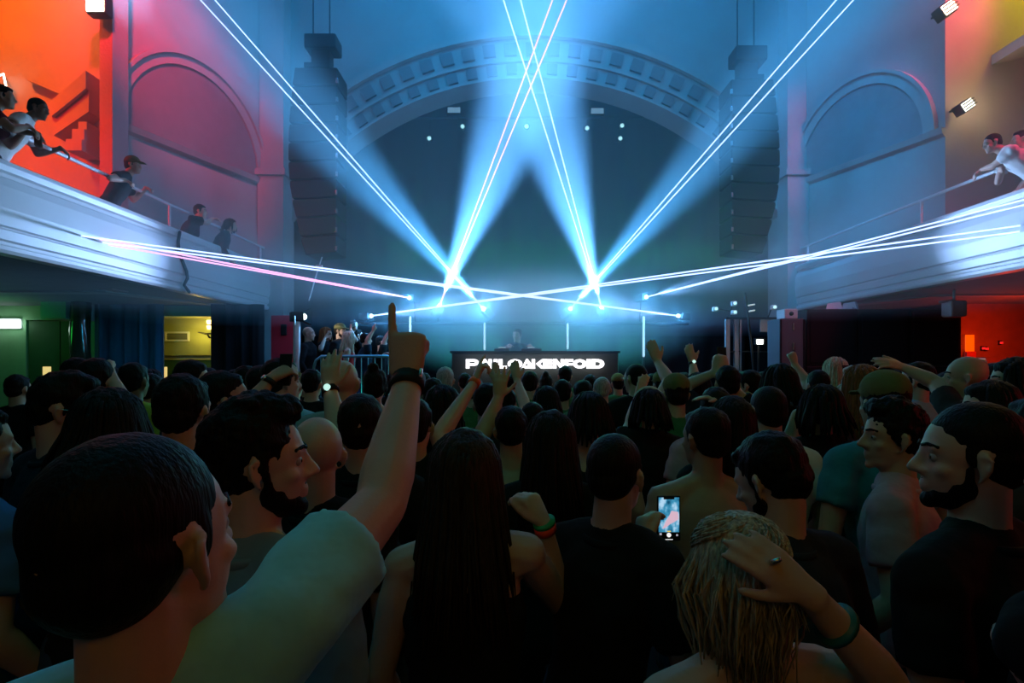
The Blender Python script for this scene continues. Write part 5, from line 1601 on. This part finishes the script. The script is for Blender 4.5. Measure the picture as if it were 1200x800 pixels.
P('bald man before the red wall stretching an arm far to the left', 1131, 442, 3.7, yaw=-35, hyaw=-60, hair='bald', top='tee', tc='charcoal', skin='fair', face=True, arms={'L': arm(1058, 430, 3.9, 'wave', e=(1096, 448, 3.8), n=(0, 0.7, -0.7), hd=(-1, 0.1, 0.3))}, vox=0.008)
P('woman with dark hair in profile below the bald man by the red wall', 1156, 478, 2.7, yaw=-45, hyaw=-75, hair='bob', hc='black', top='tee', tc='black', fem=True, face=True)
P('person with a dark round bob against the red wall', 1186, 447, 3.3, yaw=-40, hyaw=-70, hair='bob', hc='black', top='tee', tc='maroon', face=True, fem=True)
P('person raising a pale phone hand right of the bald man', 1163, 446, 4.6, yaw=-10, hair='short', hc='dark', top='tee', tc='maroon', arms={'L': arm(1151, 440, 4.5, 'hold', n=(0.4, 0.8, 0), hd=(-0.1, 0.1, 1))})
P('person in a bright light blue top behind the man in pale pink', 1074, 446, 4.3, yaw=-20, hyaw=-45, hair='short', hc='dark', top='tee', tc='lightblue', face=True)
P('dark haired person between the teal t-shirt and the light blue top', 1052, 450, 5.4, yaw=-10, hair='short', hc='black', top='tee', tc='maroon')
P('dark haired person low between the pale t-shirt and the teal t-shirt', 962, 478, 3.1, yaw=0, hair='bob', hc='black', top='tee', tc='black', fem=True)
P('person with short hair behind the two red lit women at right', 1108, 452, 5.4, yaw=-20, hair='short', hc='black', top='tee', tc='maroon')
# far rows
FAR = [
 ('dark head under the first letters of the sign, in the front row', 545, 449, 7.4, 'short', 'green'),
 ('dark head under the gap between the sign words', 600, 450, 7.5, 'short', 'green'),
 ('dark head in the front row, under the middle of the sign', 640, 449, 7.8, 'bun', 'green'),
 ('dark head in the front row under the last letters of the sign', 691, 450, 7.6, 'short', 'green'),
 ('dark head in the front row right of the sign end', 724, 450, 7.4, 'cap', 'green'),
 ('dark head in the front row below the thin lit tube right of the sign', 764, 450, 7.2, 'short', 'black'),
 ('dark head in the front row left of the equipment rack', 801, 449, 7.0, 'bob', 'black'),
 ('dark head in the front row before the equipment rack', 868, 448, 7.0, 'short', 'black'),
 ('dark head in the front row under the white work light', 893, 449, 6.6, 'short', 'black'),
 ('dark head in the front row before the black stack', 941, 449, 6.8, 'short', 'black'),
 ('dark head in the front row at the middle of the black stack', 1022, 448, 6.6, 'short', 'black'),
 ('dark head in the front row left of the grey haired man', 497, 449, 7.2, 'short', 'green'),
 ('dark head in the front row right of the raised pointing hand', 507, 462, 4.6, 'short', 'black'),
 ('dark head in the front row below the right end of the barrier', 463, 449, 6.8, 'bob', 'black'),
 ('dark head by the lamp stand below the left end of the barrier', 358, 449, 7.2, 'short', 'black'),
 ('dark head before the black curtain at left', 276, 446, 6.8, 'short', 'black'),
 ('dark head at the right side of the lit foyer doorway', 246, 445, 6.6, 'short', 'black'),
 ('dark head before the right half of the blue curtain', 178, 446, 6.4, 'bob', 'navy'),
 ('dark head before the left half of the blue curtain', 135, 445, 6.5, 'short', 'navy'),
 ('dark head against the green wall at the far left', 22, 456, 5.2, 'short', 'black'),
]
for i, (lab, px, py, d, hair, tc) in enumerate(FAR):
    P(lab, px, py, d, yaw=RNG.uniform(-12, 12), hair=hair, hc=RNG.choice(['black', 'dark']), top='tee', tc=tc, fem=hair in ('bob', 'bun'), skin=RNG.choice(['fair', 'tan', 'olive']))

# ---- side of the stage
GS = 'people at the side of the stage'
P('bald man in a black t-shirt beside the silver lamp stand', 362, 391, 9.55, yaw=95, hyaw=95, hair='bald', top='long', tc='black', floor=ST, face=True, group=GS, vox=0.012)
P('red haired woman covering her mouth behind the stage barrier', 383, 391, 10.25, yaw=100, hyaw=110, hair='long', hc='red', top='tee', tc='black', fem=True, floor=ST, face=True, group=GS, arms={'R': arm(381, 396, 10.0, 'relax', n=(0.7, 0, 0.7), hd=(0.4, 0.2, 0.6))}, vox=0.012)
P('man in a pale cap and black t-shirt behind the blonde on stage', 399, 388, 9.85, yaw=100, hyaw=108, hair='cap', hc='dark', top='tee', tc='black', floor=ST, face=True, beard='dark', group=GS, vox=0.012)
P('blonde woman in a red and white top leaning at the stage barrier', 410, 396, 9.32, yaw=85, hyaw=80, hair='long', hc='platinum', top='tank', tc='red', fem=True, bottom='grey', floor=ST, face=True, group=GS, vox=0.012)
P('person hidden behind the blonde holding up a clear cup', 419, 393, 10.45, yaw=60, hair='short', hc='dark', top='tee', tc='black', floor=ST, group=GS, arms={'R': arm(411, 386, 10.25, 'hold', n=(0.6, 0.5, 0), hd=(0, 0, 1)), 'L': arm(417, 384, 10.3, 'hold', n=(-0.6, 0.5, 0), hd=(0, 0, 1))}, vox=0.012)
P('person with an arm stretched up to the right at the stage side', 429, 398, 9.75, yaw=60, hair='short', hc='black', top='tee', tc='navy', floor=ST, group=GS, arms={'R': arm(437, 388, 9.65, 'two', e=(430, 399, 9.6), n=(-0.5, 0.8, 0), hd=(0.5, 0, 0.9))}, vox=0.012)
P('person by the barrier end raising a bare arm beside the pointing hand', 447, 401, 10.15, yaw=70, hair='short', hc='black', top='tee', tc='black', floor=ST, group=GS, arms={'R': arm(457, 387, 10.0, 'wave', e=(451, 398, 10.0), n=(-0.5, 0.8, 0), hd=(0.6, 0, 0.8)), 'L': arm(454, 414, 9.75, 'relax', n=DOWN, hd=(1, -0.1, 0))}, vox=0.012)
# ---- performer
P('performer in black behind the desk with the lit sign, facing the crowd', 606, 393, 10.32, yaw=175, hyaw=200, hair='short', hc='dark', top='tee', tc='charcoal', floor=ST, face=True, group='performer', vox=0.010,
  arms={'R': arm(597, 404, 9.93, 'flat', n=DOWN, hd=(0, -1, -0.2)), 'L': arm(621, 404, 9.93, 'flat', n=DOWN, hd=(0, -1, -0.2))})
# ---- left balcony
GB = 'people on the left balcony'
BF = 3.085
P('man in a white t-shirt leaning over the left balcony rail', 45, 128, 5.95, yaw=60, hyaw=78, pitch=-10, hair='buzz', hc='dark', top='tee', tc='white', floor=BF, bend=34, face=True, group=GB, vox=0.009, skin='brown', bottom='charcoal',
  arms={'R': arm(45, 158, 5.7, 'relax', n=DOWN, hd=(0.2, -0.3, -0.9)), 'L': arm(72, 174, 6.25, 'relax', n=DOWN, hd=(0.5, 0.3, -0.5))})
P('man in a dark top at the far left of the balcony, forearm on the rail', 4, 114, 5.5, yaw=55, hyaw=60, hair='short', hc='black', top='tee', tc='maroon', floor=BF, bend=28, group=GB, vox=0.010, skin='tan',
  arms={'R': arm(34, 148, 5.56, 'relax', n=DOWN, hd=(0.6, 0.2, -0.5)), 'L': arm(30, 153, 5.72, 'relax', n=DOWN, hd=(0.7, 0.1, -0.3))})
P('man in a cap and dark waistcoat resting both hands on the left rail', 156, 194, 7.45, yaw=62, hyaw=80, hair='cap', hc='dark', top='tee', tc='charcoal', floor=BF, bend=26, face=True, group=GB, vox=0.010,
  arms={'R': arm(149, 212, 7.25, 'fist', n=DOWN, hd=(0.6, 0.1, -0.3)), 'L': arm(172, 220, 7.75, 'fist', n=DOWN, hd=(0.7, 0.2, -0.3))})
P('person with a red lit face leaning past the post of the left rail', 235, 248, 8.95, yaw=70, hyaw=80, hair='short', hc='black', top='tee', tc='black', floor=BF, bend=26, face=True, group=GB, vox=0.012,
  arms={'R': arm(249, 256, 9.2, 'relax', n=DOWN, hd=(0.8, 0.2, 0))})
P('shadowy person in black farthest along the left balcony rail', 271, 264, 9.9, yaw=70, hyaw=85, hair='bob', hc='black', top='long', tc='black', floor=BF, bend=26, group=GB, vox=0.012)
# ---- right balcony
GR = 'people on the right balcony'
P('man in a white t-shirt leaning forward over the right balcony rail', 1163, 168, 6.75, yaw=-62, hyaw=-75, pitch=-14, hair='buzz', hc='dark', top='tee', tc='white', floor=BF, bend=44, face=True, group=GR, vox=0.009, skin='fair', bottom='charcoal',
  arms={'L': arm(1150, 199, 7.0, 'relax', n=DOWN, hd=(-0.6, 0.3, -0.5)), 'R': arm(1177, 190, 6.75, 'relax', n=DOWN, hd=(-0.5, 0, -0.6))})
P('person in a blue-grey top behind the leaning man on the right balcony', 1196, 164, 6.95, yaw=-60, hyaw=-70, hair='short', hc='black', top='tee', tc='bluegrey', floor=BF, bend=18, group=GR, vox=0.010)

# ------------------------------------------------------------------ things held
def phone(name_label, px, py, d, w=0.072, h=0.15, yaw=0, tilt=-8, lit=None, group=None, roll=0):
    c = at(px, py, d)
    root = thing('phone', name_label, 'phone', c, group)
    rot = (Matrix.Rotation(R(-yaw), 3, 'Z') @ Matrix.Rotation(R(tilt), 3, 'X') @ Matrix.Rotation(R(roll), 3, 'Y'))
    Part('body', nbox(c - Vector((w / 2, 0.004, h / 2)), c + Vector((w / 2, 0.004, h / 2)), rot=rot, piv=c, bevel=0.0035), BLACKPLASTIC, root)
    return root, c, rot
PH_D = 1.95 + DADJ.get('man with a shaved head in a black t-shirt filming with a lit phone', 1.66) - 1.66
# the lit phone shows its camera picture: blue hall, a pale hand, dark crowd; controls below
root, c, rot = phone('phone filming upright with a bright blue picture, held by the shaved man', 783.5, 607, PH_D, 0.078, 0.150, tilt=0)
def scr(name, x0, z0, x1, z1, m, lift=0.0, parent=root):
    return Part(name, nbox(c + Vector((x0, -0.0052 - lift, z0)), c + Vector((x1, -0.0042 - lift, z1)), rot=rot, piv=c), m, parent)
sm = bpy.data.materials.new('phone_picture')
sm.use_nodes = True
nt = sm.node_tree
b = nt.nodes['Principled BSDF']
tc = nt.nodes.new('ShaderNodeTexCoord'); mp = nt.nodes.new('ShaderNodeMapping'); mp.inputs['Scale'].default_value = (40, 40, 26)
ns = nt.nodes.new('ShaderNodeTexNoise'); ns.inputs['Scale'].default_value = 1.0; ns.inputs['Detail'].default_value = 3
rp_ = nt.nodes.new('ShaderNodeValToRGB')
for pos, colr in ((0.3, (0.0, 0.05, 0.12, 1)), (0.48, (0.05, 0.3, 0.5, 1)), (0.6, (0.4, 0.65, 0.85, 1))):
    el = rp_.color_ramp.elements.new(pos); el.color = colr
rp_.color_ramp.elements[0].color = (0, 0.03, 0.07, 1); rp_.color_ramp.elements[-1].color = (0.7, 0.8, 0.95, 1)
nt.links.new(tc.outputs['Object'], mp.inputs['Vector']); nt.links.new(mp.outputs['Vector'], ns.inputs['Vector']); nt.links.new(ns.outputs['Fac'], rp_.inputs['Fac'])
nt.links.new(rp_.outputs['Color'], b.inputs['Emission Color']); b.inputs['Emission Strength'].default_value = 1.0; b.inputs['Base Color'].default_value = (0, 0, 0, 1)
pic = scr('screen', -0.034, -0.045, 0.034, 0.070, sm)
hb = bmesh.new()
prism(hb, [c + Vector((x, -0.0058, z)) for x, z in ((-0.022, -0.034), (-0.012, -0.012), (0.002, 0.012), (0.008, 0.026), (0.030, 0.022), (0.032, -0.002), (0.016, -0.012), (0.004, -0.018), (-0.012, -0.030))], (0, 0.0006, 0))
Part('picture_hand', hb, mat('picture_pink', (0, 0, 0), 0.5, emit=(0.75, 0.5, 0.62), estr=0.9), root)
Part('notch', nbox(c + Vector((-0.018, -0.0062, 0.064)), c + Vector((0.018, -0.0053, 0.071))), BLACKPLASTIC, root)
cw = mat('screen_white', (0, 0, 0), 0.5, emit=(1, 1, 1), estr=0.9)
Part('shutter_button', ntube([c + Vector((0, -0.0042, -0.0545)), c + Vector((0, -0.0054, -0.0545))], 0.0075, n=16, round_ends=False), cw, root)
scr('gallery_thumb', -0.031, -0.055, -0.024, -0.048, mat('screen_grey', (0, 0, 0), 0.5, emit=(0.5, 0.5, 0.6), estr=0.8))
scr('flip_button', 0.024, -0.058, 0.030, -0.052, MATS['screen_grey'])
scr('mode_text', -0.006, -0.0435, 0.006, -0.0405, mat('screen_yellow', (0, 0, 0), 0.5, emit=(1, 0.7, 0.05), estr=0.9), 0.0005)
scr('home_bar', -0.013, -0.0705, 0.013, -0.0685, cw)
for px, py, d, lab, lit, yw_ in ((334, 433, 2.79 + DADJ.get('man in profile holding up a dark phone, left of the stage', 2.6) - 2.6, 'dark phone held up on the watch arm at left', None, 20), (846, 418, 4.62 + DADJ.get('dark haired person filming with both hands up near the right wing', 4.4) - 4.4, 'small dark phone held up between two hands near the right wing', 'cool', 0),
                       (994, 441, 4.1 + DADJ.get('woman holding a lit phone low before the black stack', 3.8) - 3.8, 'small lit phone held low before the black stack', 'cool', -10), (1150.5, 430, 4.55 + DADJ.get('person raising a pale phone hand right of the bald man', 4.6) - 4.6, 'pale phone held upright right of the bald man', 'pale', 0)):
    r, c, rot = phone(lab, px, py, d, yaw=yw_)
    if lit:
        Part('screen', nbox(c + Vector((-0.032, -0.0055, -0.068)), c + Vector((0.032, -0.0042, 0.068)) if lit == 'pale' else c + Vector((0.0, -0.0042, -0.03)), rot=rot, piv=c), mat('screen_cool', (0, 0, 0), 0.5, emit=(0.6, 0.8, 1.0), estr=0.8) if lit == 'cool' else mat('screen_pale', (0.6, 0.4, 0.4), 0.5, emit=(0.8, 0.4, 0.45), estr=0.35), r)
    else:
        Part('camera', nbox(c + Vector((-0.03, 0.004, 0.04)), c + Vector((0.0, 0.006, 0.07)), rot=rot, piv=c), DARKMETAL, r)
# clear cup at the bottom right, bottle at the right edge, cup at the stage side
CLEAR = mat('clear_plastic', (0.55, 0.85, 0.85), 0.08, trans=0.75, spec=0.6)
def cup(c, r0, r1, h, label, m=CLEAR):
    root = thing('plastic_cup', label, 'cup', c)
    bm = bmesh.new()
    n = 24
    prof = [(0.001, 0.002), (r0, 0.0), (r1, h), (r1 + 0.002, h + 0.003), (r1 - 0.002, h), (r0 - 0.002, 0.004), (0.001, 0.005)]
    rows = [[bm.verts.new(c + Vector((a * math.cos(2 * math.pi * j / n), a * math.sin(2 * math.pi * j / n), z))) for j in range(n)] for a, z in prof]
    for a, b_ in zip(rows, rows[1:]):
        for j in range(n):
            bm.faces.new((a[j], a[(j + 1) % n], b_[(j + 1) % n], b_[j]))
    Part('cup', bm, m, root, True)
    Part('rim', ntube([c + Vector(((r1 + 0.001) * math.cos(a), (r1 + 0.001) * math.sin(a), h)) for a in np.linspace(0, 2 * math.pi, 33)], 0.0022, n=6), m, root, True)
    return root
cup(at(1216, 796, 0.93), 0.028, 0.042, 0.085, 'clear plastic cup with a teal shine at the bottom right corner')
cup(at(413.5, 383.5, 10.27), 0.035, 0.047, 0.12, 'clear plastic cup held up behind the blonde at the stage side')
c = at(1191, 555, 1.95 + DADJ.get('dark haired person at the right edge holding up a water bottle', 1.9) - 1.9)
root = thing('water_bottle', 'clear water bottle with a pale blue cap held up at the right edge', 'bottle', c)
bm = bmesh.new()
tube(bm, [c + Vector((0, 0, z)) for z in (-0.04, 0.0, 0.06, 0.085, 0.105, 0.118)], [0.028, 0.032, 0.031, 0.024, 0.015, 0.014], n=20, round_ends=False)
Part('body', bm, CLEAR, root, True)
Part('cap', ntube([c + Vector((0, 0, 0.1)), c + Vector((0, 0, 0.135))], [0.021, 0.022], n=20), mat('cap_blue', (0.2, 0.6, 0.75), 0.25, spec=0.6), root, True)

bpy.data.scenes.remove(TS)
